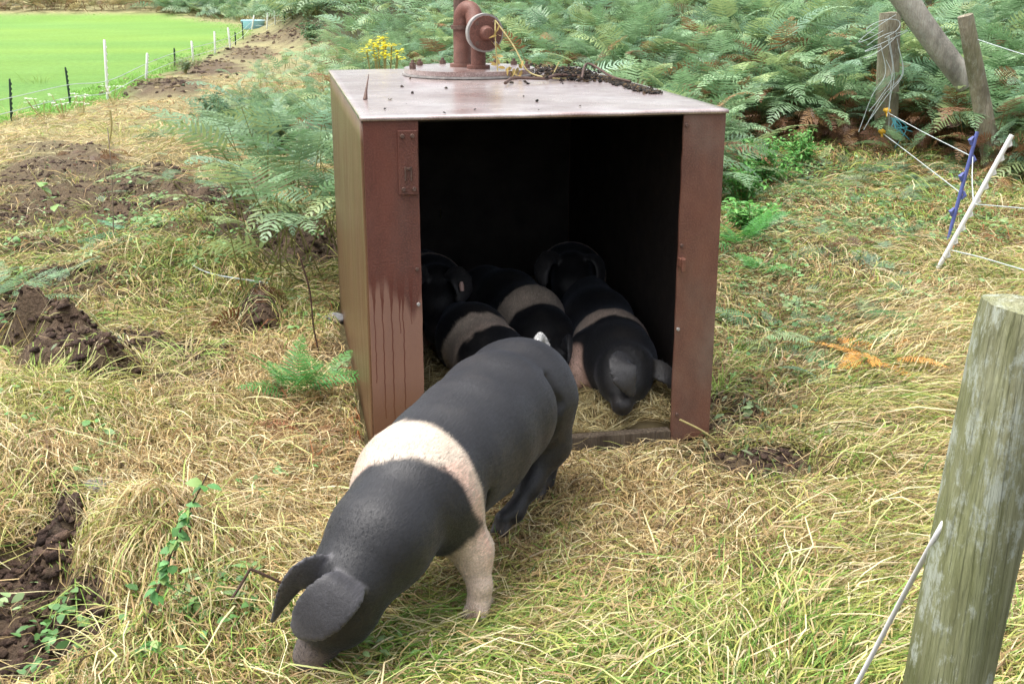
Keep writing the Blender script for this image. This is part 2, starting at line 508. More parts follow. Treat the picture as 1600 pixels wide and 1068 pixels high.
def pig_mat():
    m, t, b = new_mat('pig skin')
    a = N(t, 'ShaderNodeAttribute', attribute_name='Col')
    n1 = noise(t, 14, 5, .6, coords(t)); n2 = noise(t, 420, 3, .6, coords(t)); n3 = noise(t, 60, 4, .6, coords(t))
    c = mix(t, 1.0, a.outputs['Color'], ramp(t, n1, [(.3, (.78, .78, .78)), (.7, (1.18, 1.18, 1.18))]), 'MULTIPLY')
    tc = t.nodes.new('ShaderNodeTexCoord'); mp = t.nodes.new('ShaderNodeMapping'); mp.inputs['Rotation'].default_value = (0, 0, math.radians(-66)); t.links.new(tc.outputs['Object'], mp.inputs[0])
    mp2 = t.nodes.new('ShaderNodeMapping'); mp2.inputs['Scale'].default_value = (34, 240, 160); t.links.new(mp.outputs[0], mp2.inputs[0])
    fur = noise(t, 1.0, 4, .7, mp2.outputs[0]); dust = noise(t, 5.5, 6, .65, coords(t)); wr = noise(t, 26, 3, .5, coords(t, (1, 1, .5)))
    c = mix(t, 1.0, c, ramp(t, fur, [(.3, (.7, .7, .7)), (.5, (1, 1, 1)), (.72, (1.45, 1.45, 1.5))]), 'MULTIPLY')
    c = mix(t, ramp(t, dust, [(.50, (0,)), (.75, (.14,))]), c, (.15, .12, .09))
    t.links.new(c, b.inputs['Base Color'])
    t.links.new(ramp(t, fur, [(.3, (.64,)), (.7, (.47,))]), b.inputs['Roughness'])
    b.inputs['Specular IOR Level'].default_value = .5
    b.inputs['Sheen Weight'].default_value = .10
    b.inputs['Sheen Roughness'].default_value = .4
    b.inputs['Sheen Tint'].default_value = (.6, .7, .9, 1)
    ad = N(t, 'ShaderNodeMath', operation='MULTIPLY_ADD'); t.links.new(fur, ad.inputs[0]); ad.inputs[1].default_value = .8; t.links.new(n3, ad.inputs[2])
    ad2 = N(t, 'ShaderNodeMath', operation='MULTIPLY_ADD'); t.links.new(wr, ad2.inputs[0]); ad2.inputs[1].default_value = 1.0; t.links.new(ad.outputs[0], ad2.inputs[2])
    bump(t, b, ad2.outputs[0], .3, .005)
    return m
M_PIG = pig_mat()

# ------------------------------------------------------------------ terrain
def grow(lo, hi, step, a, b, g=1.07):
    c = list(np.arange(lo, hi, step)); s = step; x = c[-1]
    while x < b: s *= g; x += s; c.append(x)
    s = step; x = lo; pre = []
    while x > a: s *= g; x -= s; pre.append(x)
    return np.array(pre[::-1] + c)
def under_color(x, y):
    m = mudmask(x, y)
    f = fieldmask(x, y)
    n = fbm(x * 3, y * 3, 40, 3)
    thatch = np.stack([.09 + .07 * n, .072 + .055 * n, .03 + .02 * n], -1)
    soil = np.stack([.11 + .05 * n, .074 + .035 * n, .05 + .02 * n], -1)
    far = np.stack([.27 + .16 * n, .25 + .14 * n, .13 + .06 * n], -1)
    g2 = fbm(x * .12 + 3, y * .35, 88, 4); g3 = fbm(x * .8, y * 2.2, 89, 4)
    green = np.stack([.09 + .13 * g2 + .05 * g3, .24 + .10 * g2 + .08 * g3, .045 + .04 * g3], -1)
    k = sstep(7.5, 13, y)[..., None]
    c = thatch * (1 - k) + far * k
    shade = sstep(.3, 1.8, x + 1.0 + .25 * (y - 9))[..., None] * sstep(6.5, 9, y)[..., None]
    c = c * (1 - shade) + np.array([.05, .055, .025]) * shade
    c = c * (1 - m[..., None]) + soil * m[..., None]
    return c * (1 - f[..., None]) + green * f[..., None]
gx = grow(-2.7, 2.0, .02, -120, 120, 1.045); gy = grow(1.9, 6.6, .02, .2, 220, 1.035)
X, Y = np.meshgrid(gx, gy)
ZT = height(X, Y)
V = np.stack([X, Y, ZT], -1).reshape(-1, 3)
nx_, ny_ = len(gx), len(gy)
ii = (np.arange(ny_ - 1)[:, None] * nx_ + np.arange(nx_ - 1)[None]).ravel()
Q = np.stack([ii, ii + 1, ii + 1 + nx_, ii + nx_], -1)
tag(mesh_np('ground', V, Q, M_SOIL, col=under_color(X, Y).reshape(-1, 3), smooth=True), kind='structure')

# ------------------------------------------------------------------ the steel tank used as a shelter
T = empty('tank_shelter', tuple(BO), BYAW)
tag(T, 'rusty open-fronted steel tank used as a pig shelter with pipes on its roof', 'pig shelter')
th = .012
def panel(name, lo, hi, mat, bev=.002):
    bm = bmesh.new(); bm_box(bm, lo, hi)
    return bm_obj(name, bm, mat, T, bevel=bev)
def outline(name, pts, b0, b1, mat):
    """a plate with a slightly uneven cut outline in the a/c plane, between depths b0 and b1"""
    bm = bmesh.new()
    f = [bm.verts.new((a, b0, c)) for a, c in pts]; r = [bm.verts.new((a, b1, c)) for a, c in pts]
    bm.faces.new(f); bm.faces.new(r[::-1])
    n = len(pts)
    for i in range(n): bm.faces.new((f[(i + 1) % n], f[i], r[i], r[(i + 1) % n]))
    bmesh.ops.recalc_face_normals(bm, faces=bm.faces)
    return bm_obj(name, bm, mat, T)
# the front posts
def wob(x, z0, z1, n, amp, sd):
    r = np.random.default_rng(sd)
    return [(x + float(r.uniform(-amp, amp)), float(z)) for z in np.linspace(z0, z1, n)]
PL, PR = .178, .150
outline('front_post', [(0.004, -.06), (PL + .006, -.06)] + wob(PL, .02, BH - .028, 24, .0012, 1) + [(PL, BH - th - .002), (0.004, BH - th - .002)], 0, th, M_RUST)
outline('front_post', [(BW - PR, .0), (BW - .004, .02), (BW - .004, BH - th - .002), (BW - PR, BH - th - .002)] + wob(BW - PR, BH - .04, .06, 24, .0015, 2), 0, th, M_RUSTR)
# sides as sheets with a soft buckle
def sheet(name, a, flip, mat):
    nb, nc = 28, 18
    b = np.linspace(th + .001, BD, nb); c = np.linspace(-.05, BH - th - .002, nc)
    Bb, Cc = np.meshgrid(b, c)
    bow = .010 * np.sin(Bb / BD * math.pi) * np.sin(np.clip(Cc / BH, 0, 1) * math.pi) * (1 if flip else -1)
    dent = .006 * (fbm(Bb * 3, Cc * 3, 5, 2) - .4)
    Vs = []
    for k, off in enumerate((0, th if not flip else -th)):
        Vs.append(np.stack([a + bow + dent + off, Bb, Cc], -1).reshape(-1, 3))
    V = np.concatenate(Vs); i = (np.arange(nc - 1)[:, None] * nb + np.arange(nb - 1)[None]).ravel()
    q = np.stack([i, i + 1, i + 1 + nb, i + nb], -1); m = nb * nc
    q2 = q[:, ::-1] + m
    rim = []
    per = [j for j in range(nb)] + [nb * j + nb - 1 for j in range(1, nc)] + [nb * (nc - 1) + j for j in range(nb - 2, -1, -1)] + [nb * j for j in range(nc - 2, 0, -1)]
    for j in range(len(per)):
        p, r = per[j], per[(j + 1) % len(per)]
        rim.append((p, p + m, r + m, r))
    return mesh_np(name, V, np.concatenate([q, q2, np.array(rim)]), mat, T, smooth=False)
sheet('side_panel', 0.0, False, M_SIDE)
sheet('side_panel', BW, True, M_SIDE)
def lin(name, lo, hi): return panel(name, lo, hi, M_INNER_SHADE, 0)  # added sheets whose near-black colour paints the shade inside the tank
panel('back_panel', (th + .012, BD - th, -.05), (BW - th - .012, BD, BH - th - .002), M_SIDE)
lin('inner_shade_sheet', (th + .016, th + .05, -.02), (th + .019, BD - th - .006, BH - th - .008))
lin('inner_shade_sheet', (BW - th - .019, th + .05, -.02), (BW - th - .016, BD - th - .006, BH - th - .008))
lin('inner_shade_sheet', (th + .022, BD - th - .009, -.02), (BW - th - .022, BD - th - .006, BH - th - .008))
lin('inner_shade_sheet', (th + .022, th + .02, BH - th - .012), (BW - th - .022, BD - th - .012, BH - th - .009))
# roof sheet, edges a little beaten
def roof():
    na, nb = 50, 60
    a = np.linspace(-.004, BW + .004, na); b = np.linspace(-.006, BD + .004, nb)
    A, Bb = np.meshgrid(a, b)
    top = BH + .004 * (fbm(A * 3, Bb * 3, 8, 3) - .45) - .002 * np.exp(-((Bb) / .02) ** 2)
    fr = .0025 * (fbm(A * 26, A * 0, 4, 2) - .4)
    Bb2 = Bb + np.where(Bb < 0, fr, 0)
    V = np.concatenate([np.stack([A, Bb2, top], -1).reshape(-1, 3), np.stack([A, Bb2, top - th], -1).reshape(-1, 3)])
    i = (np.arange(nb - 1)[:, None] * na + np.arange(na - 1)[None]).ravel()
    q = np.stack([i, i + 1, i + 1 + na, i + na], -1); m = na * nb
    per = [j for j in range(na)] + [na * j + na - 1 for j in range(1, nb)] + [na * (nb - 1) + j for j in range(na - 2, -1, -1)] + [na * j for j in range(nb - 2, 0, -1)]
    rim = [(per[j], per[j] + m, per[(j + 1) % len(per)] + m, per[(j + 1) % len(per)]) for j in range(len(per))]
    return mesh_np('roof_plate', V, np.concatenate([q, q[:, ::-1] + m, np.array(rim)]), M_TOP, T)
roof()
# wooden/steel sill across the doorway
s_ = panel('sill', (PL + .01, -.012, -.03), (BW - PR - .004, .03, .052), wood_mat('sill board', (.07, .05, .035), (.13, .10, .07), (.20, .16, .12)), .004)
# hinge plate on the left post
hp = (PL - .066, PL - .004)
bm = bmesh.new(); bm_box(bm, (hp[0], -.011, BH - .250), (hp[1], -.0005, BH - .045))
pl = bm_obj('hinge_plate', bm, M_RUST, T, bevel=.002)
for (a, c) in ((.014, .062), (.046, .062), (.014, .232), (.048, .232)):
    bm = bmesh.new(); bm_cyl(bm, (hp[0] + a, -.0115, BH - c), (hp[0] + a, -.019, BH - c), .0075, .006, 8)
    bm_obj('rivet', bm, M_BOLT, pl, smooth=True)
bm = bmesh.new()
for lo, hi in (((.018, -.015, -.205), (.023, -.0115, -.160)), ((.037, -.015, -.205), (.042, -.0115, -.160)), ((.0235, -.016, -.170), (.0365, -.0115, -.162))):
    bm_box(bm, (hp[0] + lo[0], lo[1], BH + lo[2]), (hp[0] + hi[0], hi[1], BH + hi[2]))
bm_obj('keyhole', bm, M_BOLT, pl, bevel=.001)
# latch stub and small bolts on the right post
bm = bmesh.new()
bm_box(bm, (BW - PR - .004, -.030, BH - .53), (BW - PR + .018, -.0005, BH - .50))
bm_box(bm, (BW - PR + .0, -.042, BH - .545), (BW - PR + .014, -.0305, BH - .50))
bm_obj('latch_stub', bm, M_RUSTR, T, bevel=.003)
for a, c in ((BW - PR + .008, .05), (BW - PR + .010, .46), (BW - PR + .010, .76), (BW - PR + .02, 1.08), (PL - .014, .50), (PL - .012, .62)):
    bm = bmesh.new(); bm_cyl(bm, (a, -.0005, BH - c), (a, -.008, BH - c), .007, .005, 6)
    bm_obj('bolt', bm, M_GASKET if c in (.62, .76) else M_BOLT, T, smooth=True)
# spike on the roof edge
v, q = tube([(.055, .55, BH), (.06, .56, BH + .03), (.075, .60, BH + .085)], [.010, .005, .0015], 6)
fix_obj(mesh_np('roof_spike', v, q, M_BOLT, T, smooth=True))
# round hatch cover
HC = at_z(733, 110, BH + .02); ha, hb = box_local(HC[0], HC[1]); HR = .295
n = 72; ang = np.linspace(0, 2 * math.pi, n, endpoint=False)
def disc(name, r, z0, z1, mat, jag=0, sd=0, parent=T):
    rr = r + jag * (np.random.default_rng(sd).uniform(-1, 1, n))
    lo = np.stack([ha + rr * np.cos(ang), hb + rr * np.sin(ang), np.full(n, z0)], -1); hi = lo.copy(); hi[:, 2] = z1
    bm = bmesh.new(); a = [bm.verts.new(p) for p in lo]; b = [bm.verts.new(p) for p in hi]
    bm.faces.new(a[::-1]); bm.faces.new(b)
    for i in range(n): bm.faces.new((a[i], a[(i + 1) % n], b[(i + 1) % n], b[i]))
    return bm_obj(name, bm, mat, parent)
hatch = disc('hatch_cover', HR, BH + .013, BH + .033, M_TOP)
disc('gasket', HR + .006, BH + .004, BH + .012, M_GASKET, .005, 3, hatch)
for k, t_ in enumerate((2.45, 2.75, 3.3, 1.9, .5, .9, 5.9, 1.3)):
    a, b = ha + (HR - .03) * math.cos(t_), hb + (HR - .03) * math.sin(t_)
    bm = bmesh.new(); bm_cyl(bm, (a, b, BH + .0335), (a, b, BH + .05), .016, .016, 6); bm_cyl(bm, (a, b, BH + .0505), (a, b, BH + .062), .008, .007, 8)
    bm_obj('bolt', bm, M_BOLT, hatch, bevel=.001)
# pipes
HZ = BH + .0335
def pipe(name, pts, r, mat, parent, seg=20):
    v, q = tube(pts, r, seg); return fix_obj(mesh_np(name, v, q, mat, parent, smooth=True))
p1 = (ha - .022, hb + .05)
vent = pipe('vent_pipe', [(p1[0], p1[1], HZ), (p1[0], p1[1], HZ + .15), (p1[0], p1[1], HZ + .195)], .041, M_PIPE, T)
pipe('pipe_flange', [(p1[0], p1[1], HZ), (p1[0], p1[1], HZ + .014)], .058, M_PIPE, vent, 24)
pipe('collar', [(p1[0] - .004, p1[1], HZ + .165), (p1[0] - .004, p1[1], HZ + .182)], .047, M_BOLT, vent, 24)
pipe('upper_pipe', [(p1[0] + .004, p1[1] + .055, HZ + .05), (p1[0] + .004, p1[1] + .055, HZ + .62)], .034, M_BOLT, T)
p2 = (p1[0] + .052, hb - .075)
FZ = HZ + .135
pipe('elbow_pipe', spline([(p1[0], p1[1], HZ + .185), (p1[0] + .002, p1[1], HZ + .225), (p1[0] + .022, p1[1] - .02, HZ + .252), (p1[0] + .044, p1[1] - .04, HZ + .235), (p2[0] - .004, p2[1] + .05, FZ + .05), (p2[0] + .004, p2[1] + .02, FZ + .012)], 30), .039, M_PIPE, T)
low = pipe('outlet_pipe', [(p2[0], p2[1], HZ), (p2[0], p2[1], FZ + .01)], .033, M_PIPE, T)
pipe('pipe_flange', [(p2[0], p2[1], HZ), (p2[0], p2[1], HZ + .014)], .052, M_PIPE, low, 24)
fdir = np.array([.14, -1, -.02]); fdir /= np.linalg.norm(fdir)
fc = np.array([p2[0] + .022, p2[1] - .034, FZ + .02])
fl = pipe('flange', [fc - fdir * .014, fc + fdir * .016], .083, M_GASKET, T, 40)
pipe('blanking_plate', [fc + fdir * .0165, fc + fdir * .026], .075, M_PIPE, fl, 18)
pipe('boss', [fc + fdir * .0265, fc + fdir * .040, fc + fdir * .058, fc + fdir * .060], [.034, .030, .024, .014], M_PIPE, fl, 16)
for t_ in (.9, 2.35, 3.95, 5.45):
    u = np.array([math.cos(t_), 0, math.sin(t_)]) * .060
    pipe('bolt', [fc + u + fdir * .0265, fc + u + fdir * .034], .010, M_BOLT if t_ != 5.45 else M_GASKET, fl, 6)

# litter lying on the roof
def on_roof(a, b, z=0): return B(a, b, BH + .004 + z)
def crumbs(name, spots, mat, cols, sz=(.002, .0085)):
    V = []; Q = []; C = []
    base = np.array([(-1, -1, 0), (1, -1, 0), (1, 1, 0), (-1, 1, 0), (-.6, -.6, 1), (.6, -.6, 1), (.6, .6, 1), (-.6, .6, 1)], float)
    bq = np.array([(3, 2, 1, 0), (4, 5, 6, 7), (0, 1, 5, 4), (1, 2, 6, 5), (2, 3, 7, 6), (3, 0, 4, 7)])
    for i, p in enumerate(spots):
        s = rng.uniform(*sz) * rng.uniform(.5, 1); v = (base - np.array([0, 0, .4])) * s * rng.uniform(.6, 1.4, 3) * rng.uniform(.6, 1.4, (8, 1))
        a = rng.uniform(0, 6.28); R = np.array(Matrix.Rotation(a, 3, 'Z') @ Matrix.Rotation(rng.uniform(-.7, .7), 3, 'X'))
        V.append(v @ R.T + p); Q.append(bq + 8 * i); C.append(np.tile(np.array(cols[rng.integers(len(cols))]) * rng.uniform(.6, 1.3), (8, 1)))
    return mesh_np(name, np.concatenate(V), np.concatenate(Q), mat, col=np.concatenate(C))
sp = []
for i in range(1500):
    t_ = rng.random() ** 1.0
    b = .55 + 1.42 * t_; edge_ = BW - .03 - .03 * rng.random()
    a = edge_ - abs(rng.normal(0, .03 + .16 * sstep(1.0, 1.7, b)))
    sp.append(on_roof(a, b, .0))
for i in range(500):
    c = (1.02, 1.35); sp.append(on_roof(c[0] + rng.normal(0, .07), c[1] + rng.normal(0, .13), abs(rng.normal(0, .018))))
for i in range(300):
    sp.append(on_roof(.86 + rng.normal(0, .08), 1.85 + rng.normal(0, .06), abs(rng.normal(0, .01))))
for i in range(26): sp.append(on_roof(rng.uniform(.05, 1.1), rng.uniform(.02, 1.6), 0))
tag(crumbs('roof_litter_dirt', sp, M_SOIL, [(.05, .04, .035), (.09, .075, .06), (.03, .03, .028), (.16, .11, .06)]), 'dark crumbled soil and moss lying along the right edge of the shelter roof', 'dirt', kind='stuff')
tw = [tube(spline([on_roof(.66, 1.02, .006), on_roof(.72, 1.12, .018), on_roof(.85, 1.14, .012), on_roof(.93, 1.22, .02), on_roof(1.05, 1.25, .01)], 20), .007, 6)]
tw.append(tube(spline([on_roof(1.0, 1.1, .01), on_roof(1.08, 1.3, .06), on_roof(1.13, 1.1, .02), on_roof(1.17, .95, .01)], 20), .005, 6))
v, q = join_vq(tw)
tag(fix_obj(mesh_np('dead_twig', v, q, M_TWIG, smooth=True)), 'black bent twig lying on the shelter roof among the dark soil', 'twig')
tw = [tube(spline([on_roof(ha + .09, hb - .17, .24), on_roof(ha + .16, hb - .24, .13), on_roof(ha + .21, hb - .30, .03), on_roof(ha + .30, hb - .36, .005), on_roof(ha + .36, hb - .38, .004)], 30), .0035, 5),
      tube(spline([on_roof(ha + .09, hb - .17, .24), on_roof(ha + .085, hb - .2, .16), on_roof(ha + .09, hb - .22, .03)], 20), .003, 5),
      tube([on_roof(ha + .3, hb - .36, .005), on_roof(ha + .33, hb - .33, .05), on_roof(ha + .34, hb - .33, .07)], .0025, 5)]
v, q = join_vq(tw)
dst = fix_obj(mesh_np('dried_plant_stem', v, q, M_STEMY, smooth=True))
tag(dst, 'dried yellow plant stem draped over the hatch beside the flanged pipe', 'dry stem')

def leaf_quads(P, D, U, L, W, C, bend=.25, fold=.0):
    """many pointed leaves: 6 verts / 2 quads + tip. P base, D direction, U up normal"""
    P = np.asarray(P, float); n = len(P)
    D = D / (np.linalg.norm(D, axis=1)[:, None] + 1e-9)
    S = np.cross(D, U); S /= (np.linalg.norm(S, axis=1)[:, None] + 1e-9)
    Nn = np.cross(S, D)
    L = np.broadcast_to(L, n)[:, None]; W = np.broadcast_to(W, n)[:, None]
    def pt(t, s, d): return P + D * L * t + S * W * s - Nn * (L * bend * t * t) + Nn * (abs(s) * W * fold)
    V = np.stack([pt(0, -.12, 0), pt(0, .12, 0), pt(.35, .5, 0), pt(.35, -.5, 0), pt(.7, .38, 0), pt(.7, -.38, 0), pt(1., .04, 0), pt(1., -.04, 0)], 1)
    b = np.arange(n)[:, None] * 8
    Q = np.concatenate([b + np.array([0, 1, 2, 3]), b + np.array([3, 2, 4, 5]), b + np.array([5, 4, 6, 7])])
    return V.reshape(-1, 3), Q, np.repeat(C, 8, axis=0)
k = 26
P = np.array([on_roof(ha + .09, hb - .20, .2 - .17 * rng.random()) if i < 12 else on_roof(ha + .18 + rng.normal(0, .03), hb - .28 + rng.normal(0, .03), .05 * rng.random()) for i in range(k)])
v, q, c = leaf_quads(P, rng.normal(0, 1, (k, 3)) + np.array([0, 0, -.8]), rng.normal(0, 1, (k, 3)), .035, .016, np.array([(.4, .3, .1)] * k) * rng.uniform(.5, 1.2, (k, 1)))
mesh_np('withered_leaves', v, q, M_LEAF, dst, col=c)

# ------------------------------------------------------------------ pigs: implicit surfaces
class Body:
    def __init__(s): s.p = []
    def cap(s, a, b, ra, rb, k=.03, cut=False): s.p.append(('c', np.array(a, float), np.array(b, float), ra, rb, k, cut)); return s
    def chain(s, pts, k=.03):
        for (a, ra), (b, rb) in zip(pts[:-1], pts[1:]): s.cap(a, b, ra, rb, k)
        return s
    def ell(s, c, ax, r, k=.02, cut=False):
        A = np.array(ax, float); A /= np.linalg.norm(A, axis=1)[:, None]
        s.p.append(('e', np.array(c, float), A, np.array(r, float), 0, k, cut)); return s
    def ear(s, pts, widths, nrm, th_=.008, k=.008):
        P = spline(pts, 26); n = len(P); Wd = np.interp(np.linspace(0, 1, n), np.linspace(0, 1, len(widths)), widths)
        T_ = np.gradient(P, axis=0); st = np.linalg.norm(T_, axis=1).mean()
        for i in range(n):
            t = T_[i] / np.linalg.norm(T_[i]); nn = np.array(nrm, float); nn -= t * nn.dot(t); nn /= np.linalg.norm(nn)
            s.ell(P[i], [t, np.cross(nn, t), nn], (max(st * 2.2, .016), Wd[i], th_), k)
        return s
    def dist(s, p, P):
        if p[0] == 'c':
            a, b, ra, rb = p[1:5]; ba = b - a; t = np.clip(((P - a) @ ba) / (ba @ ba + 1e-12), 0, 1)
            return np.linalg.norm(P - a - t[..., None] * ba, axis=-1) - (ra + (rb - ra) * t)
        q = (P - p[1]) @ p[2].T
        k0 = np.linalg.norm(q / p[3], axis=-1); k1 = np.linalg.norm(q / p[3] ** 2, axis=-1) + 1e-9
        return k0 * (k0 - 1) / k1
    def bounds(s):
        lo = np.full(3, 1e9); hi = -lo
        for p in s.p:
            if p[6]: continue
            pts = [(p[1], p[3]), (p[2], p[4])] if p[0] == 'c' else [(p[1], p[3].max())]
            for c, r in pts: lo = np.minimum(lo, c - r); hi = np.maximum(hi, c + r)
        return lo, hi
    def mesh(s, h=.008):
        lo, hi = s.bounds(); lo -= .03; hi += .03
        n = np.ceil((hi - lo) / h).astype(int) + 1
        f = np.full(tuple(n), 1.0, np.float32)
        ax = [lo[i] + h * np.arange(n[i]) for i in range(3)]
        for p in s.p:
            pts = [(p[1], p[3]), (p[2], p[4])] if p[0] == 'c' else [(p[1], float(p[3].max()))]
            l = np.min([c - r for c, r in pts], 0) - p[5] * 2 - .03; u = np.max([c + r for c, r in pts], 0) + p[5] * 2 + .03
            i0 = np.clip(((l - lo) / h).astype(int), 0, n); i1 = np.clip(((u - lo) / h).astype(int) + 2, 0, n)
            sl = tuple(slice(i0[i], i1[i]) for i in range(3))
            P = np.stack(np.meshgrid(*[ax[i][sl[i]] for i in range(3)], indexing='ij'), -1)
            if P.size == 0: continue
            d = s.dist(p, P); cur = f[sl]; k = p[5]
            if p[6]:
                hh = np.clip(.5 - .5 * (cur + d) / k, 0, 1); f[sl] = cur * (1 - hh) - d * hh + k * hh * (1 - hh)
            else:
                hh = np.clip(.5 + .5 * (d - cur) / k, 0, 1); f[sl] = d * (1 - hh) + cur * hh - k * hh * (1 - hh)
        ins = f < 0
        corner = [(i, j, k_) for i in (0, 1) for j in (0, 1) for k_ in (0, 1)]
        def sh(a, c): return a[c[0]:a.shape[0] - 1 + c[0], c[1]:a.shape[1] - 1 + c[1], c[2]:a.shape[2] - 1 + c[2]]
        cnt = sum(sh(ins, c).astype(np.int8) for c in corner)
        act = (cnt > 0) & (cnt < 8)
        idx = np.full(act.shape, -1, np.int64); I = np.argwhere(act); idx[act] = np.arange(len(I))
        acc = np.zeros((len(I), 3)); m = np.zeros(len(I))
        vals = [f[I[:, 0] + c[0], I[:, 1] + c[1], I[:, 2] + c[2]].astype(float) for c in corner]
        for a in range(8):
            for b in range(a + 1, 8):
                ca, cb = np.array(corner[a]), np.array(corner[b])
                if np.abs(ca - cb).sum() != 1: continue
                x = (vals[a] < 0) != (vals[b] < 0)
                t = np.where(x, vals[a] / (vals[a] - vals[b] + 1e-20), 0)
                acc += np.where(x[:, None], ca + t[:, None] * (cb - ca), 0); m += x
        V = lo + h * (I + acc / m[:, None])
        Qs = []
        for axn in range(3):
            o1, o2 = [(1, 2), (2, 0), (0, 1)][axn]
            s0 = [slice(1, -1)] * 3; s1 = [slice(1, -1)] * 3
            s0[axn] = slice(0, -1); s1[axn] = slice(1, None)
            a = ins[tuple(s0)]; b = ins[tuple(s1)]
            E_ = np.argwhere(a != b)
            off = np.array([1, 1, 1]); off[axn] = 0
            E_ = E_ + off
            flip = ins[E_[:, 0], E_[:, 1], E_[:, 2]]
            d1 = np.zeros(3, int); d1[o1] = 1; d2 = np.zeros(3, int); d2[o2] = 1
            g = lambda e: idx[e[:, 0], e[:, 1], e[:, 2]]
            q = np.stack([g(E_ - d1 - d2), g(E_ - d2), g(E_), g(E_ - d1)], -1)
            q = np.where(flip[:, None], q, q[:, ::-1])
            Qs.append(q)
        Q = np.concatenate(Qs)
        E_ = np.concatenate([Q[:, [0, 1]], Q[:, [1, 2]], Q[:, [2, 3]], Q[:, [3, 0]]]); nV = len(V)
        cn = np.bincount(E_[:, 0], minlength=nV) + np.bincount(E_[:, 1], minlength=nV)
        for lam in (.5, .5, -.35, .5):
            av = np.stack([np.bincount(E_[:, 0], V[E_[:, 1], k], nV) + np.bincount(E_[:, 1], V[E_[:, 0], k], nV) for k in range(3)], 1) / np.maximum(cn, 1)[:, None]
            V = V + lam * (av - V)
        return V, Q

def spine_t(V, pts):
    """arc length along the spine of the nearest spine point, and distance to it"""
    P = np.array(pts, float); L = 0; best = np.full(len(V), 1e9); T_ = np.zeros(len(V))
    for a, b in zip(P[:-1], P[1:]):
        ba = b - a; l = np.linalg.norm(ba); t = ((V - a) @ ba) / (l * l)
        tc = np.clip(t, 0, 1); d = np.linalg.norm(V - a - tc[:, None] * ba, axis=1)
        m = d < best; best[m] = d[m]; T_[m] = (L + tc * l)[m]; L += l
    return T_, best
BLACK = np.array([.009, .009, .0105]); PALE = np.array([.52, .43, .34]); PINK = np.array([.55, .36, .28])
def n3(V, s, sd): return fbm(V[:, 0] * s + V[:, 2] * s * .7, V[:, 1] * s - V[:, 2] * s * .5, sd, 3)

def bristles(name, V, Qf, colf, n, L, parent, comb, sd=0, where=None, width=.0011):
    r = np.random.default_rng(sd)
    a, b, c = V[Qf[:, 0]], V[Qf[:, 1]], V[Qf[:, 2]]
    nn = np.cross(b - a, c - a); nn /= np.linalg.norm(nn, axis=1)[:, None] + 1e-12
    pick = r.integers(0, len(Qf), n)
    if where is not None:
        wgt = where((a + c) / 2); wgt = wgt / wgt.sum(); pick = r.choice(len(Qf), n, p=wgt)
    u = r.random((n, 1)); v = r.random((n, 1))
    P = a[pick] + (b[pick] - a[pick]) * u + (V[Qf[pick, 3]] - a[pick]) * v
    Nn = nn[pick]; cb = np.array(comb) + r.normal(0, .18, (n, 3)); D = cb - Nn * (cb * Nn).sum(1)[:, None]
    D /= np.linalg.norm(D, axis=1)[:, None] + 1e-9
    D = D * .95 + Nn * r.uniform(.12, .4, (n, 1))
    S = np.cross(D, Nn); S /= np.linalg.norm(S, axis=1)[:, None] + 1e-9
    l = r.uniform(.5, 1.2, (n, 1)) * L
    v0 = P - Nn * .001; v1 = v0 + D * l * .55; v2 = v0 + D * l - Nn * l * .12
    VV = np.stack([v0 - S * width / 2, v0 + S * width / 2, v1 + S * width / 2.6, v1 - S * width / 2.6, v2 + S * width / 8, v2 - S * width / 8], 1)
    bse = np.arange(n)[:, None] * 6
    Q = np.concatenate([bse + np.array([0, 1, 2, 3]), bse + np.array([3, 2, 4, 5])])
    C = np.repeat(colf(P, r), 6, axis=0)
    return mesh_np(name, VV.reshape(-1, 3), Q, M_HAIR, parent, col=C)
M_HAIR = leaf_mat('pig bristle', .5, .15, .4)

# ---- the pig feeding in front
R_, M_, S_, K_, H_, Z_ = (np.array(at_z(*p)) for p in ((806, 618, .375), (736, 684, .37), (652, 756, .355), (592, 845, .30), (550, 905, .24), (490, 1018, .058)))
hd = (S_ - R_); hd[2] = 0; hd /= np.linalg.norm(hd); lf = np.array([-hd[1], hd[0], 0])   # heading, the pig's own left
lf = np.array([-hd[1], hd[0], 0]); lf = lf if lf[0] > 0 else -lf
up = np.array([0, 0, 1.])
b = Body()
b.chain([(R_ - hd * .06, .125), (R_, .158), (R_ * .5 + M_ * .5 + up * .008, .170), (M_, .170), (M_ * .5 + S_ * .5 - up * .003, .162), (S_, .150), (K_, .122), (H_, .094)], .05)
b.ell(R_ + up * .0 - hd * .03, [hd, lf, up], (.17, .17, .165), .05)
# shoulders
b.ell(S_ - up * .03 + lf * .04 + hd * .0, [hd, lf, up], (.12, .125, .15), .04)
b.ell(S_ - up * .03 - lf * .04, [hd, lf, up], (.12, .125, .15), .04)
# belly
b.ell(M_ - up * .03 - lf * .01, [hd, lf, up], (.28, .145, .155), .05)
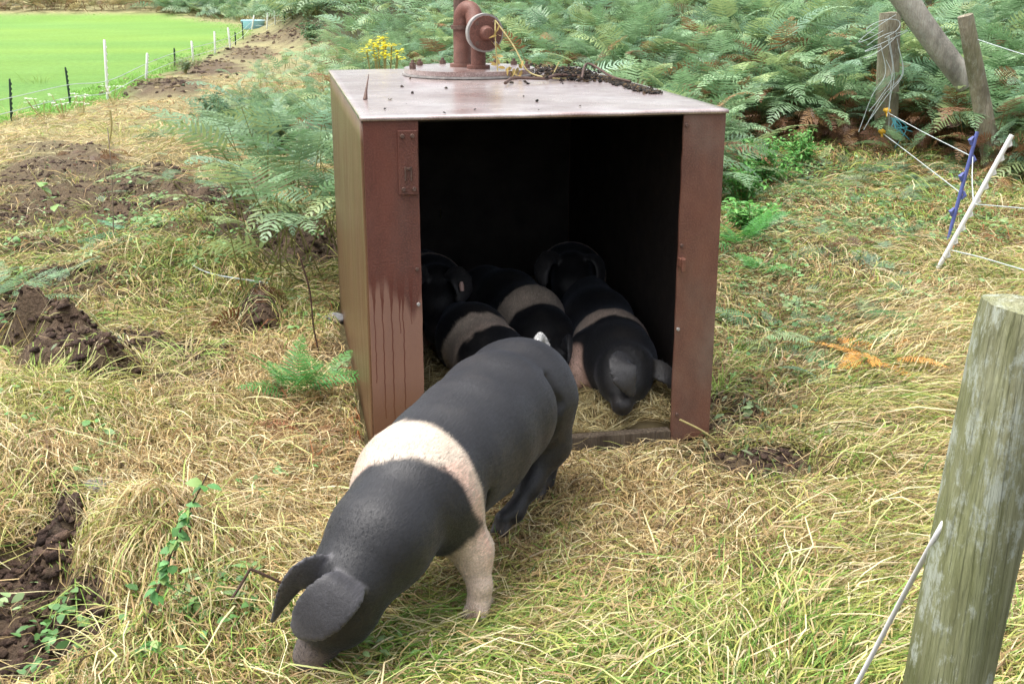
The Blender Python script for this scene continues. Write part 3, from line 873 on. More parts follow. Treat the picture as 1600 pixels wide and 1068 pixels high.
# head: skull, cheeks, snout
fw = (Z_ - H_); fw /= np.linalg.norm(fw); sd_ = np.cross(fw, up); sd_ /= np.linalg.norm(sd_); sd_ = sd_ if sd_[0] > 0 else -sd_
fn = np.cross(sd_, fw); fn = fn if fn[1] < 0 else -fn     # out of the forehead, towards the lens
b.cap(H_, H_ + fw * .09, .100, .080, .03)
b.ell(H_ + fw * .07 + sd_ * .035 - fn * .015, [fw, sd_, fn], (.085, .062, .075), .03)
b.ell(H_ + fw * .07 - sd_ * .035 - fn * .015, [fw, sd_, fn], (.085, .062, .075), .03)
b.cap(H_ + fw * .09, Z_ - fw * .012, .068, .045, .03)
b.cap(Z_ - fw * .014, Z_ + fw * .008, .050, .047, .006)
b.cap(Z_ - fw * .012 - fn * .045 + sd_ * .03, Z_ - fw * .085 - fn * .030 + sd_ * .062, .004, .004, .010, cut=True)
b.cap(H_ + fw * .10 - fn * .045, Z_ - fw * .035 - fn * .035, .035, .022, .015)
for s in (-1, 1): b.ell(Z_ + fw * .012 + sd_ * .014 * s + fn * .004, [fw, sd_, fn], (.012, .007, .010), .004, cut=True)
for s in (-1, 1): b.ell(H_ + fw * .085 + sd_ * .052 * s + fn * .045, [fw, sd_, fn], (.022, .012, .012), .01)
# lop ears
eb = at_z(545, 900, .300) ; 
hy = H_[1]; ne0 = len(b.p)
E1 = [at_y(552, 903, hy - .075), at_y(535, 922, hy - .128), at_y(506, 950, hy - .150), at_y(480, 972, hy - .150), at_y(466, 984, hy - .142)]
b.ear(E1, [.034, .058, .064, .055, .026], (.15, -.80, .60), .0065, .005)
E2 = [at_y(500, 896, hy - .05), at_y(478, 892, hy - .065), at_y(451, 922, hy - .065), at_y(428, 965, hy - .05)]
b.ear(E2, [.046, .052, .044, .030, .008], fn * .45 - sd_ * .9 + up * .1, .0065, .005)
ne1 = len(b.p)
# legs
def leg_front(hoof, side):
    top = S_ + lf * .085 * side - up * .05 + hd * .01
    el = top * .45 + hoof * .55 + up * .055 - hd * .03 + lf * .01 * side; el[2] = .185
    wr = hoof + up * .085 - hd * .005
    b.chain([(top, .092), (el, .050), (wr, .031)], .035)
    b.chain([(wr, .033), (hoof + up * .045, .029), (hoof + up * .022 + hd * .012, .031)], .012)
    for s in (-1, 1): b.cap(hoof + up * .030 + lf * .015 * s + hd * .012, hoof + up * .016 + lf * .021 * s + hd * .042, .019, .013, .003)
    for s in (-1, 1): b.cap(hoof + up * .045 + lf * .016 * s - hd * .02, hoof + up * .03 + lf * .018 * s - hd * .036, .010, .007, .006)
def leg_hind(hoof, hip, stifle, hock):
    b.chain([(hip, .125), (stifle, .085), (hock, .036), (hoof + up * .055 - hd * .004, .028)], .035)
    b.cap(hoof + up * .05, hoof + up * .024 + hd * .008, .029, .029, .01)
    for s in (-1, 1): b.cap(hoof + up * .024 + lf * .013 * s + hd * .008, hoof + up * .012 + lf * .016 * s + hd * .032, .017, .012, .004)
    for s in (-1, 1): b.cap(hoof + up * .045 + lf * .015 * s - hd * .02, hoof + up * .03 + lf * .017 * s - hd * .034, .010, .007, .006)
HFL = at_z(749, 962, .012); HFR = S_ * 1.0 - lf * .115 + hd * .06; HFR[2] = 0
HHL = at_z(785, 832, .012); HHR = at_z(840, 778, .01)
leg_front(HFL, 1); leg_front(HFR, -1)
hk = HHL + up * .155 - hd * .10 + lf * .01
b.chain([(R_ + lf * .07 - up * .03 - hd * .02, .118), (at_y(855, 692, 3.36), .070), (at_y(828, 757, 3.27), .033), (at_y(803, 800, 3.20), .025), (HHL + up * .045 - hd * .005, .023)], .035)
b.cap(HHL + up * .045, HHL + up * .022 + hd * .006, .024, .025, .008)
for s in (-1, 1):
    b.cap(HHL + up * .024 + lf * .013 * s + hd * .008, HHL + up * .012 + lf * .016 * s + hd * .032, .017, .012, .004)
    b.cap(HHL + up * .045 + lf * .015 * s - hd * .02, HHL + up * .03 + lf * .017 * s - hd * .034, .010, .007, .006)
b.chain([(R_ - lf * .065 - up * .03, .120), (at_y(846, 676, 3.45), .072), (at_y(852, 728, 3.50), .034), (at_y(850, 752, 3.49), .025), (HHR + up * .045, .023)], .035)
for s in (-1, 1): b.cap(HHR + up * .028 + lf * .013 * s + hd * .0, HHR + up * .014 + lf * .017 * s + hd * .032, .017, .012, .004)
# tail
tl = spline([R_ - hd * .175 + up * .115, R_ - hd * .205 + up * .135, R_ - hd * .215 + up * .10 + lf * .02, R_ - hd * .20 + up * .07 + lf * .03], 8)
for i in range(len(tl) - 1): b.cap(tl[i], tl[i + 1], .014 - .001 * i, .013 - .001 * i, .01)
cr = [R_ + lf * .135 + hd * .085 + up * .10, R_ + lf * .165 + hd * .075 + up * .02, R_ + lf * .160 + hd * .085 - up * .07, R_ + lf * .125 + hd * .12 - up * .13]
for a_, b_ in zip(cr[:-1], cr[1:]): b.cap(a_, b_, .010, .010, .030, cut=True)
cr = [S_ + lf * .15 - hd * .085 - up * .03, S_ + lf * .13 - hd * .07 - up * .11]
b.cap(cr[0], cr[1], .008, .010, .025, cut=True)
for a_ in (.0, .035): b.cap(K_ + fn * .11 + sd_ * .05 + fw * (.02 + a_), K_ + fn * .06 + sd_ * .115 + fw * (.03 + a_), .004, .004, .02, cut=True)
EARP = b.p[ne0:ne1]; b_main = b
V, Q = b.mesh(.0058)
SP = [R_ - hd * .1, R_, M_, S_, K_, H_]
t, dd = spine_t(V, SP)
tS = sum(np.linalg.norm(SP[i + 1] - SP[i]) for i in range(3))
BAND = (-.115, .018)
def legdist(V, segs):
    d = np.full(len(V), 1e9)
    for a, bb, r in segs:
        ba = bb - a; tt = np.clip(((V - a) @ ba) / (ba @ ba), 0, 1); d = np.minimum(d, np.linalg.norm(V - a - tt[:, None] * ba, axis=1) - r)
    return d
def front_leg_mask(V):
    m = np.zeros(len(V))
    for hoof, s in ((HFL, 1), (HFR, -1)):
        top = S_ + lf * .095 * s - up * .10 - hd * .015
        el = hoof + up * .16 - hd * .02
        d = legdist(V, [(top, el, .06), (el, hoof, .05)])
        m = np.maximum(m, 1 - sstep(.0, .02, d + (n3(V, 30, 4) - .5) * .02))
    return m
def main_mask(V):
    t, dd = spine_t(V, SP)
    lat = ((V - S_) @ lf); hgt = V[:, 2] - S_[2]
    shift = .03 * np.clip(hgt / .15, -1, 1)
    q = t - tS + (n3(V, 24, 11) - .47) * .03 + shift * .0
    lowside = np.clip(-(hgt + .02) / .12, 0, 1)
    la = np.clip(lat / .15, -1, 1)
    lo_, hi_ = -.038 + .012 * la - .03 * lowside, .088 - .045 * la - .05 * lowside
    m = sstep(lo_ - .014, lo_ + .014, q) * (1 - sstep(hi_ - .014, hi_ + .014, q))
    return np.maximum(m, front_leg_mask(V))
def main_color(V):
    m = main_mask(V)[:, None]
    nn = n3(V, 9, 8)[:, None]
    low = np.clip((.30 - V[:, 2]) / .2, 0, 1)[:, None]
    ps = np.clip(n3(V, 7, 31) * 1.6 - .35, 0, 1)[:, None] * .6
    tq = spine_t(V, SP)[0] - tS - .025
    ps = np.clip(ps + .65 * np.exp(-(tq / .035) ** 2)[:, None], 0, 1) * (V[:, 2:3] < S_[2] + .10)
    pale = PALE * (1 - ps) + PINK * ps
    c = BLACK * (.85 + .3 * nn) * (1 - m) + pale * m
    de = np.min([b_main.dist(p, V) for p in EARP], 0); em = (1 - sstep(.002, .008, de))[:, None] * (1 - m)
    rim = sstep(.40, .62, np.linalg.norm((V - np.mean([p[1] for p in EARP[:26]], 0)) / .15, axis=1))[:, None]  # ear rim highlight painted into the colour
    c = c * (1 - em) + np.array([.026, .025, .027]) * (.8 + .5 * nn + 1.2 * rim) * em
    # hooves and muddy feet
    hoofm = (1 - sstep(.045, .065, V[:, 2]))[:, None] * (dd_leg(V) < .0)[:, None]
    c = c * (1 - .7 * hoofm) + (np.array([.20, .14, .095]) * m + np.array([.05, .04, .03]) * (1 - m)) * .7 * hoofm
    sn = (1 - sstep(.03, .085, np.linalg.norm(V - Z_, axis=1)))[:, None]
    c = c * (1 - sn * .7) + np.array([.21, .165, .145]) * sn * .7
    tt = (1 - sstep(.03, .06, np.linalg.norm(V - tl.mean(0), axis=1)))[:, None]
    return c * (1 - tt) + np.array([.34, .34, .33]) * tt
def dd_leg(V):
    return legdist(V, [(h_, h_ + up * .06, .06) for h_ in (HFL, HFR, HHL, HHR)])
def shift_pig(o): return o
pg = mesh_np('pig', V, Q, M_PIG, col=main_color(V), smooth=True)
tag(pg, 'black pig with a white shoulder band rooting in the grass in front of the shelter', 'pig')
def haircol(P, r):
    m = main_mask(P)[:, None]; k_ = r.uniform(.7, 1.2, (len(P), 1))
    c = (np.array([.034, .035, .040]) * (1 - m) + np.array([.54, .47, .38]) * m) * k_
    return np.clip(c, 0, .95)
bristles('bristles', V, Q, haircol, 42000, .013, pg, -hd + up * .15, 5, where=lambda C: (.7 + 1.0 * main_mask(C)) * (np.min([b_main.dist(p, C) for p in EARP], 0) > .008) + 1e-6 * (C[:, 2] > .2) + .0, width=.0012)
for s in (-1, 1):
    bm = bmesh.new(); bmesh.ops.create_uvsphere(bm, u_segments=12, v_segments=8, radius=.010, matrix=Matrix.Translation(Vector(H_ + fw * .095 + sd_ * .060 * s + fn * .045)))
    bm_obj('eye', bm, plain_mat('dark eye', (.02, .015, .012), .15, .2), pg, smooth=True)

# ---- the pigs inside; local builder: heading and roll come from world positions
FLOOR = .10
def pig_inside(label, spine, ears, snout, band, legs=(), noise_seed=0, tag_at=None, h=.010, headr=.095, pinkish=.5, flat=1.0, hair=5000):
    """spine: (point, radius) from rump to poll; snout: tip point"""
    b = Body(); b.chain(spine, .05)
    H = np.array(spine[-1][0], float); Z = np.array(snout, float)
    fw = Z - H; L = np.linalg.norm(fw); fw /= L
    sd = np.cross(fw, up); sd /= np.linalg.norm(sd) + 1e-9; fn = np.cross(sd, fw); fn = fn if fn[2] > 0 or fn[1] < 0 else -fn
    b.cap(H, H + fw * L * .4, headr, headr * .82, .03)
    for s in (-1, 1): b.ell(H + fw * L * .35 + sd * .035 * s, [fw, sd, fn], (.08, .058, .07), .03)
    b.cap(H + fw * L * .4, Z - fw * .012, headr * .66, .042, .03)
    b.cap(Z - fw * .014, Z + fw * .006, .044, .041, .006)
    for s in (-1, 1): b.ell(Z + fw * .012 + sd * .014 * s, [fw, sd, fn], (.012, .007, .010), .004, cut=True)
    e0_ = len(b.p)
    for e in ears: b.ear(*e)
    EP = b.p[e0_:]
    for l in legs: b.chain(l, .03)
    V, Q = b.mesh(h)
    pts = [p for p, r in spine]
    if band[0] == 'i':
        cl = np.concatenate([[0], np.cumsum([np.linalg.norm(np.array(pts[k + 1]) - np.array(pts[k])) for k in range(len(pts) - 1)])])
        band = tuple(float(np.interp(v_, range(len(pts)), cl)) for v_ in band[1:])
    def mask(V):
        t, d = spine_t(V, pts)
        q = t + (n3(V, 22, 60 + noise_seed) - .47) * .04
        return sstep(band[0] - .012, band[0] + .012, q) * (1 - sstep(band[1] - .012, band[1] + .012, q))
    m = mask(V)[:, None]; ps = np.clip(n3(V, 7, 33 + noise_seed) * 1.8 - .4, 0, 1)[:, None] * pinkish
    pale = (PALE * (1 - ps) + PINK * ps) * .9  # band dimmed as well for the shade indoors
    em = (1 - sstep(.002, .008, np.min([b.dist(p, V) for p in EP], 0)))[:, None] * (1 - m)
    c = (BLACK * .6 * (1 - em) + np.array([.030, .029, .030]) * em) * (1 - m) + pale * m  # black coat darker than the front pig's: shelter shade painted in
    if legs:
        segs = [(np.array(l[0][0], float) * .4 + np.array(l[1][0], float) * .6, np.array(l[-1][0], float), .055) for l in legs[:1]]
        fm = (1 - sstep(0, .02, legdist(V, segs)))[:, None]; c = c * (1 - fm) + PINK * .9 * fm
    sn = (1 - sstep(.015, .05, np.linalg.norm(V - Z, axis=1)))[:, None]
    c = c * (1 - sn * .6) + np.array([.12, .09, .08]) * sn * .6
    o = mesh_np('pig', V, Q, M_PIG, col=c, smooth=True)
    tag(o, label, 'pig', 'pigs resting inside the shelter')
    bristles('bristles', V, Q, lambda P, r: np.clip((np.array([.03, .03, .033]) * (1 - mask(P)[:, None]) + np.array([.7, .62, .5]) * mask(P)[:, None]) * r.uniform(.7, 1.2, (len(P), 1)), 0, 1), hair, .018, o, -fw, noise_seed)
    return o, H, Z, fw, sd, fn
def bp(px, py, b_):
    """the point seen there at depth b_ behind the shelter front"""
    d = ray(px, py); o = np.array([0, 0, CH]) - BO
    t = (b_ - o @ BY) / (d @ BY)
    return np.array([0, 0, CH]) + d * t
V3 = lambda *a: np.array(a, float)
# right: crouched with the head down on the straw by the doorway
ps_ = [bp(915, 470, 1.05), bp(935, 505, .78), bp(955, 545, .50), bp(966, 566, .34), bp(976, 578, .20)]
sp_ = list(zip(ps_, (.12, .140, .145, .140, .112)))
pig_inside('black pig with a pink band asleep by the right post, one ear flopped forward', sp_,
           [([bp(975, 556, .12), bp(972, 570, .05), bp(978, 592, .02), bp(987, 614, .02)], [.036, .058, .054, .022], -BY + up * .5, .008, .005),
            ([bp(1012, 570, .17), bp(1030, 578, .14), bp(1045, 590, .12), bp(1050, 603, .11)], [.03, .042, .038, .016], -BY * .7 + BX * .5, .008)],
           bp(972, 630, .06), (.50, .60),
           [[(bp(915, 540, .42), .06), (bp(905, 575, .36), .036), (bp(902, 598, .33), .028)]], 1, hair=6000, headr=.085)
# middle: white band, black shoulders and hanging ear to the right
ps_ = [bp(760, 455, 1.30), bp(795, 472, 1.10), bp(828, 500, .88), bp(850, 535, .68), bp(872, 560, .54)]
sp_ = list(zip(ps_, (.12, .135, .14, .13, .095)))
pig_inside('black pig with a creamy white band lying in the middle behind another pig', sp_,
           [([bp(882, 535, .46), bp(893, 540, .42), bp(896, 565, .40), bp(893, 592, .39)], [.030, .045, .044, .02], -BY * .6 + BX * .6, .008),
            ([bp(855, 540, .44), bp(846, 550, .42), bp(842, 572, .40)], [.03, .044, .02], -BY * .7 - BX * .5, .008)],
           bp(870, 612, .36), (.42, .55), (), 2, pinkish=.15, headr=.082)
# left: rump and pink band, half hidden by the feeding pig
ps_ = [bp(722, 510, .86), bp(738, 530, .66), bp(768, 566, .46), bp(800, 590, .32), bp(825, 610, .22)]
sp_ = list(zip(ps_, (.105, .140, .14, .13, .095)))
pig_inside('black pig with a pink band lying behind the back of the feeding pig', sp_,
           [([bp(845, 600, .18), bp(850, 612, .15), bp(850, 630, .14)], [.03, .042, .02], -BY + up * .2, .008),
            ([bp(810, 600, .18), bp(800, 612, .15), bp(798, 630, .14)], [.03, .042, .02], -BY + up * .2, .008)],
           bp(830, 655, .1), (.26, .40), (), 3, headr=.082)
# back: sitting up, facing out
ps_ = [bp(905, 490, 1.62), bp(900, 460, 1.48), bp(892, 432, 1.32), bp(893, 425, 1.14)]
sp_ = list(zip(ps_, (.14, .15, .150, .088)))
pig_inside('dark pig sitting up at the back of the shelter facing out', sp_,
           [([bp(870, 400, 1.12), bp(853, 405, 1.08), bp(846, 425, 1.05), bp(850, 445, 1.03)], [.030, .046, .042, .018], -BY * .6 - BX * .6 + up * .2, .008),
            ([bp(915, 400, 1.12), bp(932, 405, 1.08), bp(939, 425, 1.05), bp(935, 445, 1.03)], [.030, .046, .042, .018], -BY * .6 + BX * .6 + up * .2, .008)],
           bp(897, 482, .94), ('i', 1.7, 2.2), [[(bp(880, 470, 1.24), .06), (bp(878, 500, 1.2), .04), (bp(878, 520, 1.18), .03)]], 4, headr=.085)
# far left: standing behind the post
ps_ = [bp(640, 440, 1.75), bp(655, 445, 1.48), bp(672, 452, 1.22), bp(682, 450, 1.06)]
sp_ = list(zip(ps_, (.14, .155, .150, .105)))
o, H, Z, f1, s1, n1_ = pig_inside('black pig standing half behind the left post with a tag in its ear', sp_,
           [([bp(702, 425, .98), bp(718, 432, .94), bp(724, 452, .91), bp(718, 472, .89)], [.034, .055, .052, .022], -BY * .8 + BX * .4 + up * .2, .008),
            ([bp(665, 425, .98), bp(648, 432, .94), bp(642, 452, .91)], [.034, .052, .02], -BY * .8 - BX * .5, .008)],
           bp(680, 520, .80), ('i', 1.75, 2.25), [[(bp(672, 520, .98), .06), (bp(668, 548, .94), .040), (bp(668, 578, .92), .030)], [(bp(700, 520, 1.2), .06), (bp(700, 548, 1.18), .04), (bp(700, 570, 1.16), .03)]], 5, headr=.09)
et = bp(721, 445, .885)
v, q = tube([et + np.array([0, 0, .014]), et + np.array([0, -.004, .0]), et + np.array([.002, -.006, -.024])], [.006, .011, .009], 8)
fix_obj(mesh_np('ear_tag', v, q, M_TAG, o, smooth=True))

# ------------------------------------------------------------------ ground cover
def hgt(x, y):
    x = np.clip(x, gx[0], gx[-2]); y = np.clip(y, gy[0], gy[-2])
    i = np.clip(np.searchsorted(gx, x) - 1, 0, len(gx) - 2); j = np.clip(np.searchsorted(gy, y) - 1, 0, len(gy) - 2)
    fx = (x - gx[i]) / (gx[i + 1] - gx[i]); fy = (y - gy[j]) / (gy[j + 1] - gy[j])
    return (ZT[j, i] * (1 - fx) + ZT[j, i + 1] * fx) * (1 - fy) + (ZT[j + 1, i] * (1 - fx) + ZT[j + 1, i + 1] * fx) * fy

MM = mudmask(X, Y)
def mud_at(x, y):
    i = np.clip(np.searchsorted(gx, x), 0, len(gx) - 1); j = np.clip(np.searchsorted(gy, y), 0, len(gy) - 1)
    return MM[j, i]

def ribbons(PT, W, Cc, taper=(.7, 1, .9, .7, .25), roll=None, sid=None):
    """PT (n,s,3) centre lines -> ribbon mesh"""
    n, s, _ = PT.shape
    T_ = np.gradient(PT, axis=1); T_ /= np.linalg.norm(T_, axis=2)[..., None] + 1e-9
    upv = np.zeros((n, 1, 3)); upv[..., 2] = 1
    if roll is not None: upv = upv + roll[:, None, :]
    S = np.cross(T_, upv); S /= np.linalg.norm(S, axis=2)[..., None] + 1e-9
    tp = np.interp(np.linspace(0, 1, s), np.linspace(0, 1, len(taper)), taper)
    Wd = (np.asarray(W)[:, None] * tp[None])[..., None] / 2
    V = np.stack([PT - S * Wd, PT + S * Wd], 2).reshape(-1, 3)
    b = (np.arange(n)[:, None] * s * 2 + np.arange(s - 1)[None] * 2).reshape(-1, 1)
    Q = b + np.array([0, 1, 3, 2])
    return V, Q, np.repeat(Cc, s * 2, axis=0)

PAL = np.array([(.50, .38, .18), (.64, .54, .32), (.36, .25, .12), (.38, .40, .11), (.19, .33, .06), (.08, .14, .035), (.13, .085, .045), (.33, .13, .05)])
#        straw pale tan yellowgreen green darkgreen darkbrown rust
ZONES = [(250, 740, 330, 170, (.36, .27, .13, .17, .04, .01, .02, 0)), (900, 800, 330, 120, (.38, .18, .26, .07, .02, .01, .08, 0)),
         (950, 1000, 380, 70, (.20, .16, .08, .32, .20, .03, .01, 0)), (1420, 720, 260, 260, (.22, .24, .08, .34, .10, .01, .01, 0)),
         (1230, 520, 110, 150, (.14, .07, .18, .17, .10, .18, .18, 0)), (230, 430, 280, 90, (.17, .11, .16, .24, .14, .08, .08, .02)),
         (120, 230, 200, 40, (.34, .42, .06, .16, .02, 0, 0, 0)), (1360, 330, 230, 80, (.13, .08, .14, .22, .20, .10, .06, .07)),
         (300, 370, 160, 30, (.12, .06, .08, .36, .26, .10, .02, 0)), (80, 650, 110, 60, (.2, .3, .05, .35, .1, 0, 0, 0)), (1170, 730, 90, 40, (.2, .06, .26, .05, .02, .12, .29, 0)),
         (200, 300, 260, 40, (.26, .16, .25, .12, .05, .04, .12, 0)), (520, 660, 60, 70, (.26, .12, .16, .10, .08, .05, .05, .18)), (300, 1010, 130, 60, (.22, .12, .14, .24, .18, .08, .02, 0)),
         (1150, 1040, 150, 60, (.10, .18, .03, .40, .28, .01, 0, 0)), (620, 1030, 140, 40, (.12, .10, .05, .33, .36, .04, 0, 0)), (330, 150, 200, 60, (.36, .24, .22, .10, .02, 0, .06, 0)),
         (820, 600, 300, 80, (.40, .16, .26, .08, 0, .02, .08, 0)), (1560, 1000, 60, 120, (.3, .2, .1, .3, .1, 0, 0, 0))]
def palette(px, py, x, y, n):
    Wt = np.full((len(px), 8), 1e-6)
    for cx, cy, rx, ry, wv in ZONES:
        g = np.exp(-(((px - cx) / rx) ** 2 + ((py - cy) / ry) ** 2))[:, None]
        Wt += (g + 1e-5) * np.array(wv)
    Wt /= Wt.sum(1)[:, None]
    gn = fbm(x * 2.2, y * 2.2, 55, 3); dn = fbm(x * 3.1, y * 3.1, 66, 3)
    Wt[:, 3:6] *= (.15 + 2.6 * np.clip(gn - .22, 0, 1) ** 1.3 * 2)[:, None]
    Wt[:, [2, 6]] *= (.3 + 4.5 * np.clip(dn - .25, 0, 1))[:, None]
    Wt /= Wt.sum(1)[:, None]
    idx = (rng.random(len(px))[:, None] > np.cumsum(Wt, 1)).sum(1).clip(0, 7)
    c = PAL[idx] * rng.uniform(.5, 1.3, (len(px), 1)) * rng.uniform(.94, 1.06, (len(px), 3))
    return np.clip(c, .01, .85), idx

def sample_px(n, x0, x1, y0, y1, power=1.0):
    px = rng.uniform(x0, x1, n); py = y0 + (y1 - y0) * rng.random(n) ** power
    a = (px - 800) / F; bb = (534 - py) / F
    c, s = math.cos(PITCH), math.sin(PITCH)
    dy = c + bb * s; dz = -s + bb * c
    t = CH / np.maximum(-dz, 1e-3)
    return px, py, a * t, dy * t

def lying(name, n, box, label=None, lmul=1.0, wmul=1.0, power=1.0, arch=.007, off=.02, mudcut=1.0, spread=1.0, keep=None, pal=None):
    px, py, x, y = sample_px(n, *box, power)
    ok = (y < 60) & (y > .4)
    m = mudmask(x, y); ok &= rng.random(n) > np.clip(m * 1.25, 0, .96) * mudcut
    ok &= fieldmask(x, y) < .4
    if keep is not None: ok &= keep(px, py, x, y)
    px, py, x, y = px[ok], py[ok], x[ok], y[ok]; n = len(px)
    C, idx = palette(px, py, x, y, n)
    if pal is not None: C = pal(n)
    right = sstep(1120, 1300, px) * sstep(420, 540, py)
    center = np.exp(-(((px - 880) / 330) ** 2 + ((py - 760) / 150) ** 2))
    ang = (fbm(x * 1.1, y * 1.1, 91, 2) - .42) * 7.0
    ang = ang * (1 - right) + (.30 + (fbm(x * 1.2, y * 1.2, 92, 2) - .42) * 1.8) * right
    ang = ang + rng.normal(0, 1, n) * (.55 + 1.3 * center - .25 * right) * spread
    ang = np.where(rng.random(n) < .5, ang + math.pi * (rng.random(n) < .5) * (1 - (right > .5)), ang)
    L = (rng.gamma(3, .040, n) + .035) * (1 - .45 * center) * (1 + .45 * right) * lmul
    deb = np.exp(-(((px - 1230) / 110) ** 2 + ((py - 520) / 140) ** 2)); L = L * (1 - .55 * deb)
    curl = rng.normal(0, .22, n)
    S = 5; t = np.linspace(0, 1, S)[None]
    dx, dy = np.cos(ang), np.sin(ang)
    X_ = x[:, None] + L[:, None] * (dx[:, None] * t - dy[:, None] * curl[:, None] * t * t)
    Y_ = y[:, None] + L[:, None] * (dy[:, None] * t + dx[:, None] * curl[:, None] * t * t)
    kk = rng.normal(0, .055, X_.shape) * L[:, None] * np.array([0, 1, 1, 1, .6])[None]
    X_ = X_ - dy[:, None] * kk; Y_ = Y_ + dx[:, None] * kk
    a, b_ = box_local(X_, Y_)
    hit = ((a > -.012) & (a < BW + .012) & (b_ > -.016) & (b_ < BD + .02)).any(1)
    a1, b1 = box_local(x, y)
    door = np.exp(-(((a1 - .6) / .6) ** 2 + ((b1 + .05) / .16) ** 2) ** 2)
    low = (1 - .7 * door) * (1 - .8 * np.exp(-((x + .48) ** 2 + (y - 2.36) ** 2) / .03)) * 1.0
    low *= 1 - .82 * np.exp(-(((x - .0) / .42) ** 2 + ((y - 3.05) / .62) ** 2) ** 2)
    mm_ = np.maximum.reduce([mud_at(X_[:, k], Y_[:, k]) for k in range(5)]); hit |= rng.random(n) < np.clip(mm_ * 1.15, 0, .93) * np.where((y > 5.2) | (y < 0), .72, 1.)
    o_ = (rng.exponential(off, n).clip(0, off * 3.2) * low)[:, None]; ar = (rng.random(n) ** 2 * arch * 2.5 * low)[:, None]
    tilt = rng.normal(0, .02, n)[:, None]
    Z_l = hgt(X_, Y_) + .002 + o_ * np.array([.5, .9, 1, .9, .45])[None] + ar * 4 * t * (1 - t) + np.abs(tilt) * t
    PT = np.stack([X_, Y_, Z_l], -1)[~hit]
    W = (rng.uniform(.0015, .0052, n) * wmul * (1 + .10 * np.clip(y - 4, 0, 12)))[~hit]
    C = C[~hit]
    return ribbons(PT, W, C, roll=rng.normal(0, .5, (len(PT), 3)))

def put(name, parts, mat, label, cat='grass'):
    Vs, Qs, Cs = [], [], []; o = 0
    for v, q, c in parts:
        Vs.append(v); Qs.append(q + o); Cs.append(c); o += len(v)
    ob = mesh_np(name, np.concatenate(Vs), np.concatenate(Qs), mat, col=np.concatenate(Cs))
    return tag(ob, label, cat, kind='stuff')
QUAL = 1.0
put('dry_grass', [lying('a', int(95000 * QUAL), (-150, 1750, 640, 1200)), lying('b', int(85000 * QUAL), (-120, 1720, 330, 660), lmul=1.05),
                  lying('c', int(26000 * QUAL), (-120, 560, 120, 335), lmul=1.0, wmul=1.1), lying('c2', int(22000 * QUAL), (1120, 1750, 235, 345), lmul=1.0, wmul=1.1)],
    M_GRASS, 'flattened dry straw coloured grass covering the ground round the shelter')
put('chopped_straw', [lying('e', 70000, (-150, 1750, 420, 1200), lmul=.38, wmul=1.0, arch=.008, off=.022, spread=2.5)], M_GRASS, 'short broken straw pieces trampled into the ground round the pigs')
put('loose_straw', [lying('d', 4500, (-150, 1750, 300, 1200), lmul=1.5, wmul=1.0, arch=.02, off=.03, pal=lambda n: np.array([(.74, .66, .42), (.66, .60, .34), (.52, .56, .22)])[rng.integers(0, 3, n)] * rng.uniform(.8, 1.15, (n, 1)))],
    M_GRASS, 'long pale loose stalks lying over the flattened grass')

# standing and arching blades
def blades(P, ang, L, e0, bend, W, C, S=6):
    n = len(P); t = np.linspace(0, 1, S)
    th_ = e0[:, None] - bend[:, None] * t[None]
    st = L[:, None] / (S - 1)
    cx = np.concatenate([np.zeros((n, 1)), np.cumsum(np.cos(th_[:, :-1]) * st, 1)], 1)
    cz = np.concatenate([np.zeros((n, 1)), np.cumsum(np.sin(th_[:, :-1]) * st, 1)], 1)
    PT = np.stack([P[:, 0:1] + cx * np.cos(ang)[:, None], P[:, 1:2] + cx * np.sin(ang)[:, None], P[:, 2:3] + cz], -1)
    g = hgt(PT[..., 0], PT[..., 1]) + .004
    PT[..., 2] = np.maximum(PT[..., 2], g + .006 * rng.random(g.shape))
    return ribbons(PT, W, C, taper=(.8, 1, .9, .75, .5, .12), roll=rng.normal(0, .45, (n, 3)))
def tuft(px, py, n, r, L, cols, e=(.5, 1.3), dirn=None, spread=3.14, w=.004, bend=(.8, 2.4)):
    c = G(px, py); rr = r * np.sqrt(rng.random(n)); a = rng.uniform(0, 6.283, n)
    x = c[0] + rr * np.cos(a); y = c[1] + rr * np.sin(a)
    P = np.stack([x, y, hgt(x, y)], -1)
    ang = (a if dirn is None else np.full(n, dirn)) + rng.normal(0, 1, n) * (.5 if dirn is None else spread)
    cc = np.array(cols)[rng.integers(0, len(cols), n)] * rng.uniform(.7, 1.25, (n, 1))
    out = blades(P, ang, L * rng.uniform(.5, 1.2, n), rng.uniform(*e, n), rng.uniform(*bend, n), w * rng.uniform(.7, 1.3, n), cc)
    return out
GR = [(.24, .38, .08), (.30, .44, .10), (.38, .48, .14), (.18, .30, .06)]
GY = [(.42, .46, .15), (.52, .50, .20), (.60, .52, .28), (.34, .44, .12)]
ST = [(.60, .50, .25), (.68, .60, .36), (.45, .34, .17)]
tf = []
